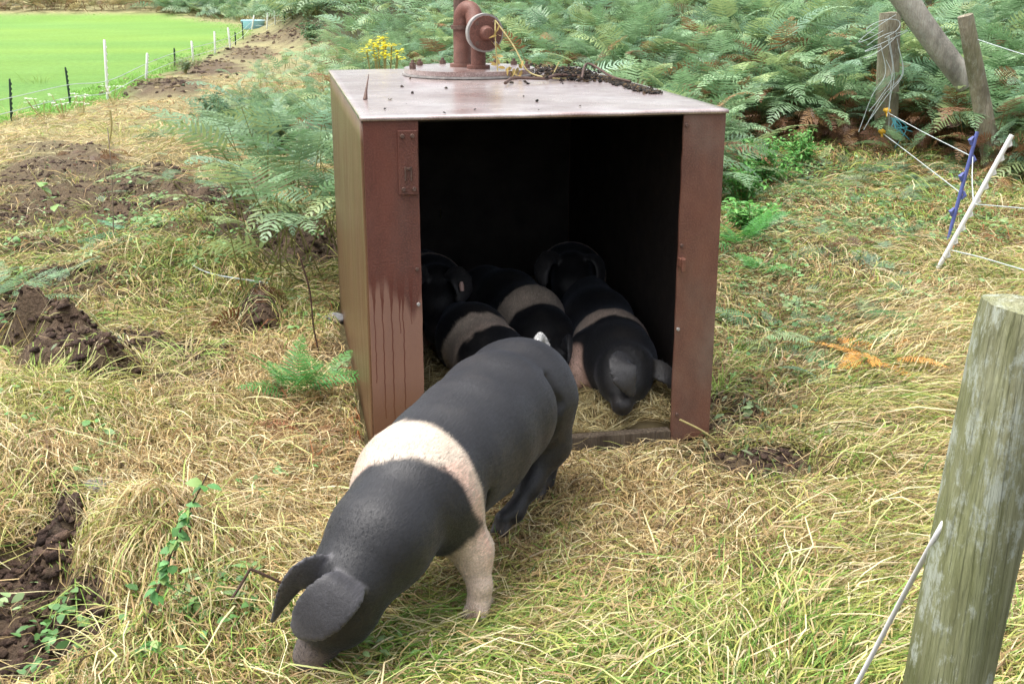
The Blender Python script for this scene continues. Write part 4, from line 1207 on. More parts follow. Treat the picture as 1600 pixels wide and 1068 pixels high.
for a in [(1150, 1050, 150, .22, .22, GR + GY + ST, (.4, 1.3)), (1060, 1085, 80, .18, .2, GR + GY), (1230, 1070, 110, .2, .24, GR + GY + ST), (1190, 1000, 50, .14, .16, GR),
          (610, 1055, 130, .13, .13, GR + GY, (.1, .7)), (650, 1020, 120, .12, .13, GR + GY, (.1, .7)), (730, 1020, 100, .12, .12, GR + GY, (.1, .7)), (800, 1010, 80, .14, .14, GR + GY, (.1, .7)),
          (190, 1030, 90, .12, .24, ST + GY, (.2, .9)), (235, 950, 90, .12, .24, ST + GY, (.2, .9)), (285, 870, 100, .14, .24, ST + GY, (.2, .8)), (230, 820, 60, .1, .2, ST + GY, (.2, .8)),
          (115, 890, 40, .06, .2, GR + GY, (.0, .6)), (30, 800, 70, .1, .22, GY, (.2, .9)), (70, 770, 60, .1, .2, GR + GY, (.2, .9)),
          (300, 425, 200, .16, .26, GY + GR, (.2, .9)), (245, 440, 120, .1, .24, GR + [(.08, .14, .035)], (.2, 1)), (345, 430, 130, .12, .24, GY + GR, (.1, .8)), (190, 440, 120, .12, .26, ST + GY, (.2, .9)), (140, 425, 90, .1, .22, ST + GY, (.2, .9)),
          (90, 640, 150, .16, .3, GY, (.2, .8)), (40, 620, 100, .12, .26, GY + GR, (.2, .9)), (230, 580, 110, .12, .28, GY + ST, (.2, .9)), (300, 560, 90, .1, .22, GR + GY, (.3, 1)),
          (1130, 585, 90, .07, .22, GR, (.5, 1.4)), (1125, 620, 60, .05, .2, GR, (.5, 1.4)), (1140, 560, 60, .06, .2, GR, (.5, 1.3)), (190, 215, 120, .3, .30, GY + [(.3, .4, .1)], (.8, 1.4)), (170, 330, 60, .2, .2, GY, (.4, 1.2)),
          (1380, 860, 60, .2, .24, GY + ST, (.1, .7)), (1590, 900, 160, .2, .3, GY + ST, (.2, 1.0)), (1590, 1040, 160, .15, .3, GR + GY, (.4, 1.2)), (1340, 1000, 80, .2, .24, GY + ST, (.1, .8)), (1500, 430, 120, .25, .35, GY + ST, (.3, 1.2)),
          (60, 130, 40, .3, .25, [(.2, .3, .06)], (.8, 1.4)), (290, 110, 120, .25, .4, [(.22, .30, .12), (.3, .34, .14)], (.9, 1.5)), (10, 180, 60, .4, .3, GY, (.8, 1.4)), (1530, 330, 140, .4, .35, GY + GR, (.5, 1.3))]:
    tf.append(tuft(*a))
# loose scattered tufts, aligned with the sweep of the grass
px, py, x, y = sample_px(1500, -100, 1700, 300, 1100); tm = mudmask(x, y)
for i in range(len(px)):
    if inbox(x[i], y[i], .12) or tm[i] > .25 or (-.35 < x[i] < .4 and 2.6 < y[i] < 3.6): continue
    if rng.random() > (.16 if px[i] < 620 else .26) or (px[i] < 600 and py[i] > 950 and px[i] > 380): continue
    rt = px[i] > 1200 and py[i] > 430
    cols = (GY + ST + ST) if rng.random() < .75 else (GR + GY)
    if 650 < px[i] < 1150 and py[i] < 900: cols = ST
    a0 = .3 + rng.normal(0, .3) if rt else (fbm(np.array([x[i] * 1.1]), np.array([y[i] * 1.1]), 91, 2)[0] - .42) * 7
    tf.append(tuft(px[i], py[i], int(rng.uniform(10, 34)), .05, rng.uniform(.12, .3) * (1.2 if rt else 1), cols, (.1, .75), a0, .45, .0038, (.4, 1.6)))
# blades may not pass through the tank
def cull(v, q, c, s):
    k = v.reshape(-1, s * 2, 3); a, b_ = box_local(k[..., 0], k[..., 1])
    ok = ~((a > -.01) & (a < BW + .01) & (b_ > -.014) & (b_ < BD + .02) & (k[..., 2] < BH + .05)).any(1)
    k = k[ok]; n = len(k); cc = c.reshape(-1, s * 2, 3)[ok].reshape(-1, 3)
    b0 = (np.arange(n)[:, None] * s * 2 + np.arange(s - 1)[None] * 2).reshape(-1, 1)
    return k.reshape(-1, 3), b0 + np.array([0, 1, 3, 2]), cc
tf = [cull(*t_, 6) for t_ in tf]
put('green_grass', tf, M_GRASS, 'arching green and yellow grass blades in loose tufts')

# field: short turf near its edge
px, py, x, y = sample_px(60000, -60, 420, 22, 215)
fm = fieldmask(x, y); ok = (fm > .3) & (fm < .96); x, y = x[ok], y[ok]; n = len(x)
P = np.stack([x, y, hgt(x, y)], -1)
patch = fbm(x * .5, y * .5, 12, 3)[:, None]
cc = (np.array([.17, .40, .07]) * (1 - patch) + np.array([.27, .48, .10]) * patch) * rng.uniform(.75, 1.2, (n, 1))
put('field_grass', [blades(P, rng.uniform(0, 6.28, n), rng.uniform(.03, .08, n), rng.uniform(.5, 1.4, n), rng.uniform(.2, 1.4, n), rng.uniform(.004, .008, n) * (1 + y * .05), cc, 4)], M_GRASS, 'short bright green grass of the grazed field', 'grass')

# straw bedding in the shelter: a lumpy bed and loose stalks
def bed_h(a, b_):
    return .045 * sstep(.03, .25, b_) - .07 * (1 - sstep(.0336, .036, b_)) + .045 + .035 * (fbm(a * 7, b_ * 7, 14, 3) - .4) * 2 + .07 * np.exp(-(((a - 1.0) / .10) ** 2 + ((b_ - .12) / .12) ** 2)) + .03 * sstep(.1, .6, b_) - .018 * (1 - sstep(0.0, .16, b_)) + .03 * np.exp(-(((a - .75) / .12) ** 2 + ((b_ - .12) / .08) ** 2))
na, nb = 90, 130
A, Bb = np.meshgrid(np.linspace(.034, BW - .034, na), np.linspace(.034, BD - .03, nb))
W3 = BO[None, None] + A[..., None] * BX + Bb[..., None] * BY; W3[..., 2] = bed_h(A, Bb)
i = (np.arange(nb - 1)[:, None] * na + np.arange(na - 1)[None]).ravel()
Bb[0] = .0335
W3[..., :] = BO + A[..., None] * BX + Bb[..., None] * BY; W3[..., 2] = bed_h(A, Bb)
v0, q0, c0 = W3.reshape(-1, 3), np.stack([i, i + 1, i + 1 + na, i + na], -1), np.tile(np.array([.20, .15, .07]), (na * nb, 1))
n = 9000
a = rng.uniform(.06, BW - .06, n); b_ = .05 + rng.random(n) ** 1.6 * 1.1; ang = rng.uniform(0, 6.28, n); L = rng.uniform(.04, .16, n)
t = np.linspace(0, 1, 5)[None]
Aa = np.clip(a[:, None] + L[:, None] * np.cos(ang)[:, None] * t, .04, BW - .04); Bq = np.clip(b_[:, None] + L[:, None] * np.sin(ang)[:, None] * t, .036, 2)
PT = BO[None, None] + Aa[..., None] * BX + Bq[..., None] * BY
PT[..., 2] = bed_h(Aa, Bq) + .002 + rng.exponential(.008, n)[:, None] + (rng.random(n) ** 2 * .03)[:, None] * 4 * t * (1 - t)
C = np.array(ST + [(.42, .36, .17)])[rng.integers(0, 4, n)] * rng.uniform(.7, 1.15, (n, 1))
put('straw_bedding', [(v0, q0, c0), ribbons(PT, rng.uniform(.002, .004, n), C, roll=rng.normal(0, .5, (n, 3)))], M_GRASS, 'trampled straw bedding spilling to the sill inside the shelter', 'straw')

# cut bracken litter: dark flat scraps right of the shelter and on the left bank
n = 9000
px = np.concatenate([rng.normal(1230, 95, n // 2), rng.normal(1350, 120, n // 4), rng.normal(200, 160, n - n // 2 - n // 4)])
py = np.concatenate([rng.normal(520, 110, n // 2), rng.normal(330, 50, n // 4), rng.normal(400, 90, n - n // 2 - n // 4)])
P = np.array([at_z(a_, max(b2, 60), 0)[:2] for a_, b2 in zip(px, py)])
x, y = P[:, 0], P[:, 1]; ok = ~inbox(x, y, .05) & (py > 225); x, y = x[ok], y[ok]; n = len(x)
P = np.stack([x, y, hgt(x, y) + rng.uniform(.005, .05, n)], -1)
ang = rng.uniform(0, 6.28, n); D = np.stack([np.cos(ang), np.sin(ang), rng.normal(0, .4, n)], -1); U = np.stack([rng.normal(0, .4, n), rng.normal(0, .4, n), np.ones(n)], -1)
cc = np.array([(.10, .15, .05), (.16, .20, .08), (.14, .09, .045), (.24, .20, .09), (.28, .13, .05)])[rng.choice(5, n, p=(.3, .25, .2, .17, .08))] * rng.uniform(.6, 1.3, (n, 1))
put('cut_bracken_litter', [leaf_quads(P, D, U, rng.uniform(.02, .06, n), rng.uniform(.006, .014, n), cc, .3)], M_LEAF, 'dull green and brown scraps of cut bracken lying on the ground', 'litter')

# low leafy weeds
P, D, U, LL, CC = [], [], [], [], []
for (cx, cy, rx, ry, k) in ((1200, 430, 60, 90, 50), (1250, 560, 120, 80, 30), (1400, 340, 170, 60, 150), (1220, 320, 80, 60, 90), (1550, 330, 60, 60, 30), (250, 380, 220, 70, 90), (120, 700, 100, 60, 10), (330, 960, 120, 50, 12), (430, 790, 40, 30, 6), (480, 470, 60, 40, 8), (450, 280, 60, 40, 14), (1450, 460, 90, 40, 12), (560, 1045, 90, 15, 6), (1150, 330, 30, 30, 12), (60, 960, 60, 40, 6)):
    pts = Gv(cx + rng.normal(0, rx * .6, k), cy + rng.normal(0, ry * .6, k))
    for p in pts:
        if inbox(p[0], p[1], .06): continue
        z0 = float(hgt(p[0], p[1])); base_c = np.array([(.14, .30, .09), (.20, .36, .12), (.10, .22, .07), (.26, .38, .16)][rng.integers(4)])
        for j in range(rng.integers(8, 22)):
            a = rng.uniform(0, 6.28); q = rng.normal(0, .045, 2)
            P.append((p[0] + q[0], p[1] + q[1], z0 + rng.uniform(.01, .07))); D.append((math.cos(a), math.sin(a), rng.uniform(-.2, .5))); U.append(rng.normal(0, .35, 3) + [0, 0, 1]); LL.append(rng.uniform(.018, .045)); CC.append(base_c * rng.uniform(.7, 1.25))
P, D, U, LL, CC = map(np.array, (P, D, U, LL, CC))
put('weeds', [leaf_quads(P, D, U, LL, LL * rng.uniform(.4, .75, len(LL)), CC, .3, .12)], M_LEAF, 'scattered small green leafy weeds among the cut grass', 'weeds')

# ------------------------------------------------------------------ bracken
def frond_template(npin, npn, seed=0, wid=.40):
    r = np.random.default_rng(seed); V = []
    for i in range(npin):
        s = (i + .4) / npin; pl = wid * (1 - s) ** .85 * min(1, .62 + s * 3)
        for sd in (-1, 1):
            a = math.radians(68 - 18 * s) + r.normal(0, .04); d = np.array([math.cos(a), math.sin(a) * sd]); p0 = np.array([s, 0.])
            nn = np.array([-d[1], d[0]])
            if npn <= 2:
                # each pinna one tapering toothed strip
                hw = .5 / npin * .62 * (1 - .3 * s); m = 4; nt_ = [0, .3, .6, .85, 1]; wt = [.75, 1, .8, .5, .06]
                bend_ = r.normal(0, .03)
                for k in range(m):
                    a0, a1 = nt_[k], nt_[k + 1]; c0, c1 = p0 + d * pl * a0 + nn * bend_ * a0 * a0, p0 + d * pl * a1 + nn * bend_ * a1 * a1
                    V.append([c0 - nn * hw * wt[k], c0 + nn * hw * wt[k], c1 + nn * hw * wt[k + 1], c1 - nn * hw * wt[k + 1]])
                continue
            if npn <= 1:
                w_ = .042 * (1 - s * .5); m = 3
                for k in range(m):
                    t0, t1 = k / m, (k + 1) / m
                    V.append([p0 + d * pl * t0 - nn * w_ * (1 - t0) * .25, p0 + d * pl * t0 + nn * w_ * (1 - t0) * .25, p0 + d * pl * (t0 + .9 / m) + nn * w_ * (1 - t0) * .5, p0 + d * pl * (t0 + .9 / m) - nn * w_ * (1 - t0) * .5])
                continue
            # midrib
            V.append([p0 - nn * .003, p0 + nn * .003, p0 + d * pl + nn * .001, p0 + d * pl - nn * .001])
            m = max(3, int(round(npn * (.35 + .65 * pl / wid))))
            for k in range(m):
                t = (k + .5) / m; q0 = p0 + d * pl * t; l2 = .070 * pl * (1 - t) ** .6 + .008; wq = pl / m * .40
                for s2 in (-1, 1):
                    e = d * math.cos(1.15) + nn * s2 * math.sin(1.15); f = np.array([-e[1], e[0]])
                    l3 = l2 * r.uniform(.85, 1.12)
                    V.append([q0 - f * wq * .8, q0 + f * wq * .8, q0 + e * l3 * .7 + f * wq * .75, q0 + e * l3 - f * wq * .25])
    V.append([(0, -.005), (0, .005), (1, .002), (1, -.002)])
    return np.array([[tuple(p) for p in q] for q in V], float).reshape(-1, 2)
TPL = {'hi': [frond_template(18, 11, s) for s in (1, 2)], 'mid': [frond_template(15, 2, s) for s in (3, 4, 8)], 'lo': [frond_template(9, 2, 5)], 'near': [frond_template(21, 2, 11, .36), frond_template(19, 2, 12, .38)]}
def frond(base, az, stalk, L, e0, bend, roll, col, det='hi', sw=.006, curl=.25):
    """a bracken frond: stalk leaning along az, then the blade arching over"""
    T = TPL[det][rng.integers(len(TPL[det]))]
    h_ = np.array([math.cos(az), math.sin(az), 0]); sdv = np.array([-h_[1], h_[0], 0])
    se = e0 + .12
    top = np.array(base, float) + (h_ * math.cos(se) + up * math.sin(se)) * stalk
    u = np.linspace(0, 1, 17); th_ = e0 - bend * u ** .8
    c = np.cumsum(np.cos(th_)) / 17 * L; z = np.cumsum(np.sin(th_)) / 17 * L
    c -= c[0]; z -= z[0]
    U = T[:, 0]; Vv = T[:, 1]
    cx = np.interp(U, u, c); cz = np.interp(U, u, z); thv = np.interp(U, u, th_)
    Nn = -np.sin(thv)[:, None] * h_ + np.cos(thv)[:, None] * up
    Sr = sdv[None] * math.cos(roll) + Nn * math.sin(roll)
    Pn = top + cx[:, None] * h_ + cz[:, None] * up + Sr * (Vv * L)[:, None] - Nn * (np.abs(Vv) ** 1.6 * L * curl)[:, None] + Nn * ((rng.random(len(T)) - .5) * .012 * L)[:, None]
    Q = np.arange(len(T)).reshape(-1, 4)
    C = np.tile(col, (len(T), 1)) * np.interp(U, [0, 1], [.9, 1.15])[:, None] * np.repeat(rng.uniform(.85, 1.15, len(Q)), 4)[:, None]
    # stalk as a thin cross
    SV = []; 
    for s_ in (sdv, np.cross(sdv, h_ * math.cos(se) + up * math.sin(se))):
        SV += [np.array(base) - s_ * sw / 2, np.array(base) + s_ * sw / 2, top + s_ * sw / 3, top - s_ * sw / 3]
    SV = np.array(SV); sc = np.tile(np.array([.20, .20, .07]) if col[1] > col[0] else np.array([.25, .13, .06]), (8, 1))
    a_, b2 = box_local(Pn[:, 0], Pn[:, 1])
    bad = ((a_ > -.02) & (a_ < BW + .02) & (b2 > -.02) & (b2 < BD + .02) & (Pn[:, 2] < BH + .01)).reshape(-1, 4).any(1)
    Q = Q[~bad]
    return np.vstack([Pn, SV]), np.vstack([Q, np.array([[0, 1, 2, 3], [4, 5, 6, 7]]) + len(T)]), np.vstack([C, sc])
FG = [np.array(c) for c in ((.160, .270, .130), (.200, .320, .170), (.125, .225, .100), (.230, .350, .180), (.175, .290, .180), (.26, .34, .14))]
DEAD = [np.array(c) for c in ((.22, .10, .045), (.16, .08, .04), (.28, .16, .07))]
def lx(py): return np.interp(py, [0, 40, 70, 100, 140, 200, 240, 275], [530, 520, 495, 445, 365, 350, 410, 500])
fr = []
def bracken_ok(px, py, x, y):
    a, b_ = box_local(x, y)
    clear = (b_ > BD + .25) | (a < -.25) | (a > BW + .25)
    m = np.where(px < 560, (px > lx(py)) & (py < 245) & (py > -25), True)
    m &= np.where(px > 1120, py < np.interp(px, [1120, 1400, 1480, 1560, 1750], [222, 215, 235, 275, 320]), True)
    m &= np.where((px >= 560) & (px <= 1120), (b_ > BD + .3) | (py < 90), True)
    return m & clear
def ground_pts(n, box):
    """points on the real slope, uniform over what is seen"""
    px = rng.uniform(box[0], box[1], n); py = rng.uniform(box[2], box[3], n)
    out = Gv(px, py)
    return px, py, out[:, 0], out[:, 1]
px, py, x, y = ground_pts(7800, (250, 1750, -28, 330))
ok = bracken_ok(px, py, x, y) & (y < 48); px, py, x, y = px[ok], py[ok], x[ok], y[ok]
order = rng.permutation(len(px)); px, py, x, y = px[order], py[order], x[order], y[order]
zb = hgt(x, y)
for i in range(len(px)):
    det = 'hi' if y[i] < 7.2 else ('mid' if y[i] < 19 else 'lo')
    if y[i] > 26 and rng.random() < .35: continue
    left_ = px[i] < 540
    hgt_s = (.38 if left_ else 1.0) * (.75 if py[i] > 190 and not left_ else 1)
    az = -math.pi / 2 + rng.normal(0, 1.1)
    front = py[i] > (150 if px[i] < 1400 else 190) and not left_
    col = FG[rng.integers(len(FG))] * rng.uniform(.8, 1.2)
    if rng.random() < (.12 if front else .006): col = DEAD[rng.integers(3)] * rng.uniform(.7, 1.2)
    fr.append(frond((x[i], y[i], zb[i]), az, rng.uniform(.3, .8) * hgt_s, rng.uniform(.34, .60) * (.62 if left_ else 1), rng.uniform(.5, 1.25), rng.uniform(.8, 1.7), rng.normal(0, .35), col * 1.12, det, .008))
# rows just behind the shelter and along the front edge of the bank
for i in range(520):
    a, b_ = rng.uniform(-.5, BW + .5), BD + rng.uniform(.35, 2.4)
    if a < .25 and rng.random() < .75: continue
    p = B(a, b_, 0); p[2] = float(hgt(p[0], p[1]))
    fr.append(frond(p, -math.pi / 2 + rng.normal(0, 1.2), rng.uniform(.35, .8), rng.uniform(.32, .55), rng.uniform(.6, 1.25), rng.uniform(.8, 1.6), rng.normal(0, .35), FG[rng.integers(len(FG))] * rng.uniform(.8, 1.2), 'mid', .008))
px, py, x, y = ground_pts(6200, (300, 1750, 90, 330)); px = np.where(rng.random(6200) < .5, rng.uniform(340, 540, 6200), px); g3 = Gv(px, py); x, y = g3[:, 0], g3[:, 1]; ok = bracken_ok(px, py, x, y) & ((px < 540) | (py > 130)) & (y < 14)
x, y, px = x[ok], y[ok], px[ok]; zb = hgt(x, y)
for i in range(len(x)):
    fr.append(frond((x[i], y[i], zb[i]), -math.pi / 2 + rng.normal(0, 1.4), rng.uniform(.04, .32), rng.uniform(.20, .36), rng.uniform(.5, 1.3), rng.uniform(.6, 1.6), rng.normal(0, .35), FG[rng.integers(len(FG))] * rng.uniform(.75, 1.2), 'hi' if y[i] < 7.2 else 'mid', .005))
put('bracken', fr, M_FERN, 'dense pale green bracken covering the bank behind the shelter', 'bracken')
fr = []
for (cx, cy, rx, ry, k) in ((1330, 380, 130, 60, 60), (1280, 540, 110, 60, 34), (1180, 300, 60, 60, 80), (1400, 280, 140, 30, 80), (1280, 300, 90, 40, 50), (280, 300, 120, 30, 22), (330, 270, 90, 20, 16), (1450, 300, 90, 30, 20), (160, 420, 120, 40, 12), (470, 250, 40, 30, 16)):
    for p in Gv(cx + rng.normal(0, rx * .6, k), cy + rng.normal(0, ry * .6, k)):
        if inbox(p[0], p[1], .1): continue
        p[2] = float(hgt(p[0], p[1])) + .02
        fr.append(frond(p, rng.uniform(0, 6.28), .04, rng.uniform(.14, .30), rng.uniform(.05, .5), rng.uniform(.1, .8), rng.normal(0, .35), FG[rng.integers(len(FG))] * rng.uniform(.6, 1.15), 'near', .004))
put('cut_fern_fronds', fr, M_FERN, 'pale cut fern fronds lying in the grass beside the shelter', 'fern fronds')
# dead stems and dry fronds hanging under the front edge
fr = []
for i in range(230):
    px_ = rng.uniform(1150, 1600); p = G(px_, np.interp(px_, [1120, 1400, 1480, 1560, 1750], [222, 215, 235, 275, 320]) + rng.uniform(-14, 10))
    fr.append(frond(p, rng.uniform(0, 6.28), rng.uniform(.1, .35), rng.uniform(.2, .38), rng.uniform(.2, 1.3), rng.uniform(1.5, 2.8), rng.normal(0, .6), DEAD[rng.integers(3)] * rng.uniform(.5, 1.1), 'mid', .006))
for (cx, cy, k) in ((490, 650, 12), (520, 690, 10), (160, 255, 8), (1215, 168, 10), (1420, 255, 10), (1300, 400, 8), (90, 392, 7), (380, 500, 5), (150, 380, 8), (440, 215, 8), (520, 420, 6)):
    for i in range(k):
        p = G(cx + rng.normal(0, 22), cy + rng.normal(0, 12)); p[2] = hgt(p[0], p[1])
        fr.append(frond(p, rng.uniform(0, 6.28), .05, rng.uniform(.12, .26), rng.uniform(.1, .9), rng.uniform(.8, 2.5), rng.normal(0, .6), DEAD[rng.integers(3)] * rng.uniform(.6, 1.1), 'mid', .004))
put('dead_bracken', fr, M_LEAF, 'rust brown dead bracken fronds along the foot of the bank', 'bracken')

# rough growth on the rise beyond the field
fr = []
px = rng.uniform(-80, 560, 1500); py = rng.uniform(-26, 24, 1500)
for a_, b2 in zip(px, py):
    if b2 > np.interp(a_, [0, 230, 300, 390, 560], [20, 18, 30, 44, 44]): continue
    p = Gv([a_], [b2])[0]; p[2] = hgt(p[0], p[1]); g_ = a_ > 240 + rng.normal(0, 30)
    col = FG[rng.integers(len(FG))] * 1.0 if g_ else np.array([(.40, .32, .16), (.34, .30, .14), (.22, .22, .09), (.30, .20, .10)][rng.integers(4)])
    fr.append(frond(p, rng.uniform(0, 6.28), rng.uniform(.2, .5), rng.uniform(.7, 1.3), rng.uniform(.5, 1.4), rng.uniform(.6, 1.6), rng.normal(0, .5), col, 'lo', .02))
px = rng.uniform(255, 500, 900); py = rng.uniform(5, 42, 900)
for a_, b2 in zip(px, py):
    p = Gv([a_], [b2])[0]
    if fieldmask(p[0], p[1]) > .1 or b2 > np.interp(a_, [255, 300, 380, 500], [24, 32, 38, 30]): continue
    p[2] = hgt(p[0], p[1])
    fr.append(frond(p, rng.uniform(0, 6.28), rng.uniform(.2, .4), rng.uniform(.5, 1.0), rng.uniform(.5, 1.4), rng.uniform(.6, 1.6), rng.normal(0, .5), FG[rng.integers(len(FG))] * rng.uniform(.7, 1.2), 'lo', .02))
put('rough_vegetation', fr, M_FERN, 'tan grass and green bracken on the rise beyond the field', 'undergrowth')

# ------------------------------------------------------------------ posts, wires and plants
def make_post(name, base, top, r0, r1, mat, label, cat='post', group=None, seg=22, knots=0, wob_=.004, ground=.25, sd=0):
    base = np.array(base, float); top = np.array(top, float)
    d = top - base; L = np.linalg.norm(d); d /= L
    P0 = base - d * ground; n = 40
    r = np.random.default_rng(sd)
    u = np.cross(d, [0, 1, 0]); u /= np.linalg.norm(u); v = np.cross(d, u)
    V = []
    for i in range(n + 1):
        t = i / n; rr = r0 + (r1 - r0) * t
        if i == n: rr *= .965
        c = P0 + d * (L + ground) * t + u * wob_ * math.sin(t * 5 + sd) + v * wob_ * math.cos(t * 4)
        for j in range(seg):
            a = 2 * math.pi * j / seg
            k = 1 + .05 * math.sin(a * 3 + sd) + .03 * math.sin(a * 7 + t * 6) + .05 * (fbm(np.array([j / 2.]), np.array([t * 9.]), sd + 3, 2)[0] - .4)
            V.append(c + (u * math.cos(a) + v * math.sin(a)) * rr * k)
    Q = [(i * seg + j, i * seg + (j + 1) % seg, (i + 1) * seg + (j + 1) % seg, (i + 1) * seg + j) for i in range(n) for j in range(seg)]
    c = P0 + d * (L + ground + .004); o = len(V)
    for f_, dz in ((.6, .003), (.05, .004)):
        for j in range(seg): V.append(c + d * dz * r.uniform(.2, 1.2) + (np.array(V[n * seg + j]) - c) * f_)
    for k in range(2):
        b0 = n * seg if k == 0 else o
        for j in range(seg): Q.append((b0 + j, b0 + (j + 1) % seg, o + k * seg + (j + 1) % seg, o + k * seg + j))
    ob = fix_obj(mesh_np(name, np.array(V), np.array(Q), mat, smooth=True))
    return tag(ob, label, cat, group)

# foreground post
ft = at_y(1613, 478, 1.32); fb = at_y(1487, 1068, 1.32); dd_ = (fb - ft) / (ft[2] - fb[2]); gb = ft + dd_ * ft[2]
make_post('fence_post', gb, ft, .0515, .0545, M_POST, 'thick round mossy wooden post close to the camera with grey lichen', 'post', seg=40, wob_=.003, sd=4)
v, q = tube(spline([at_y(1490, 790, 1.33), at_y(1462, 838, 1.33), at_y(1425, 905, 1.42), at_y(1385, 980, 1.50), at_y(1338, 1068, 1.56), at_y(1290, 1150, 1.6)], 30), .0036, 8)
tag(fix_obj(mesh_np('rope', v, q, M_WHITE, smooth=True)), 'thin cream rope running down from the thick mossy post', 'rope')
# far posts
pb_ = G(1383, 226); DB = pb_[1]
make_post('fence_post', pb_, at_y(1392, 20, DB + .05), .105, .092, M_POST2, 'upright weathered post in the bracken bound with loose wire', 'post', sd=2)
lt, lb_ = at_y(1398, -20, DB - .35), at_y(1500, 118, DB - .35)
make_post('leaning_log', lb_, lt, .095, .105, M_LOG, 'pale grey round log leaning across the wire-bound post', 'log', sd=6, ground=.1)
pa_ = G(1552, 262)
make_post('fence_post', pa_, at_y(1509, 24, pa_[1] - .05), .085, .062, M_POST2, 'tall leaning bare post between the white stake and the bracken', 'post', sd=8)
# tangle of wire
tg = empty('wire_tangle', tuple(at_y(1385, 60, DB - .16)))
tag(tg, 'grey wire looped and hanging round the weathered post', 'wire')
def world_tube(name, pts, r, mat, parent=None, n=30, seg=6):
    v, q = tube(spline(pts, n), r, seg)
    if parent: v = v - np.array(parent.location)
    return fix_obj(mesh_np(name, v, q, mat, parent, smooth=True))
for i in range(4):
    cx, cy = 1375 + rng.normal(0, 10), 55 + rng.normal(0, 12); rx_, ry_ = rng.uniform(16, 34), rng.uniform(10, 22); ph = rng.uniform(0, 6)
    world_tube('wire_loop', [at_y(cx + rx_ * math.cos(a + ph), cy + ry_ * math.sin(a + ph * .7) + a * 2, DB - .17 - .04 * math.sin(a * 1.3)) for a in np.linspace(0, 5.6, 9)], .0026, M_WIRE, tg, 40)
for i in range(6):
    x0, x1 = 1385 + rng.normal(0, 12), 1365 + rng.normal(0, 22)
    world_tube('wire_end', [at_y(x0, 80 + rng.normal(0, 20), DB - .16), at_y(x0 + 8, 115, DB - .18), at_y((x0 + x1) / 2 + 4, 150, DB - .2), at_y(x1, rng.uniform(170, 225), DB - .22)], .0026, M_WIRE, tg, 20)
# fence line on the right
wp_b = G(1459, 431); wp_t = at_y(1581, 211, wp_b[1] - .10)
ws = empty('plastic_stake', tuple(wp_b)); tag(ws, 'white plastic fence stake leaning steeply beside the blue notched stake', 'fence stake')
d_ = wp_t - wp_b; L_ = np.linalg.norm(d_); d_ /= L_
v, q = tube([-d_ * .12, d_ * .02, d_ * .05, d_ * L_], [.004, .007, .0135, .0135], 8); fix_obj(mesh_np('shaft', v, q, M_WHITE, ws, smooth=True))
sid = np.cross(d_, [0, 1, 0]); sid /= np.linalg.norm(sid)
for k in range(9):
    c = d_ * (L_ * (.16 + .098 * k)) - sid * .012
    v, q = tube([c - d_ * .016, c - sid * .012, c + d_ * .016], [.006, .009, .006], 6); fix_obj(mesh_np('lug', v, q, M_WHITE, ws, smooth=True))
yb = wp_b[1] + .75
bs = empty('plastic_stake', tuple(at_y(1489, 345, yb))); tag(bs, 'violet blue notched plastic stake leaning behind the white stake', 'fence stake')
O_ = np.array(bs.location); tp_ = at_y(1527, 206, yb) - O_; d_ = tp_ / np.linalg.norm(tp_); L_ = np.linalg.norm(tp_); sid = np.cross(d_, [0, 1, 0]); sid /= np.linalg.norm(sid)
gq = at_y(1470, 415, yb) - O_
v, q = tube([gq, gq * .5, d_ * 0, d_ * L_], [.006, .007, .013, .012], 8); fix_obj(mesh_np('shaft', v, q, M_BLUEP, bs, smooth=True))
for k in range(5):
    c = d_ * (L_ * (.1 + .2 * k)) + sid * .014 * (-1) ** k
    v, q = tube([c - d_ * .028, c + sid * .016 * (-1) ** k, c + d_ * .024], [.007, .014, .007], 6); fix_obj(mesh_np('lug', v, q, M_BLUEP, bs, smooth=True))
W_ = [([at_y(1387, 176, DB - .2), at_y(1440, 205, DB - 1.1), at_y(1517, 244, yb)], 'thin pale fence wire from the upper yellow insulator to the blue stake'),
      ([at_y(1380, 209, DB - .2), at_y(1425, 243, DB - 1.2), at_y(1503, 303, yb)], 'thin pale fence wire from the lower yellow insulator to the blue stake'),
      ([at_y(1522, 319, wp_b[1] - .05), at_y(1560, 322, wp_b[1] - .4), at_y(1660, 331, wp_b[1] - 1.2)], 'upper pale wire running right from the white leaning stake'),
      ([at_y(1487, 391, wp_b[1] - .05), at_y(1540, 404, wp_b[1] - .4), at_y(1660, 440, wp_b[1] - 1.2)], 'lower pale wire running right from the white leaning stake'),
      ([at_y(1520, 244, yb), at_y(1519, 280, yb - .2), at_y(1521, 318, wp_b[1] - .05)], 'short pale wire dropping from the blue stake to the white stake'),
      ([at_y(1528, 62, pa_[1] - .1), at_y(1570, 76, pa_[1] - .5), at_y(1660, 104, pa_[1] - 1)], 'pale wire running right from the tall leaning bare post')]
for pts, lb in W_:
    tag(world_tube('fence_wire', pts, .0032, M_WIRE), lb, 'wire', 'pale fence wires on the right')
for (x_, y_), lb in (((1386, 173), 'small yellow insulator higher on the wire-bound post'), ((1378, 206), 'small yellow insulator lower on the wire-bound post')):
    c = at_y(x_, y_, DB - .19)
    v, q = join_vq([tube([c + np.array([-.03, 0, .01]), c, c + np.array([.03, -.01, -.005])], [.012, .028, .014], 8), tube([c, c + np.array([0, -.02, -.05])], [.014, .010], 8)])
    tag(fix_obj(mesh_np('insulator', v, q, M_YELP, smooth=True)), lb, 'insulator', 'yellow insulators')
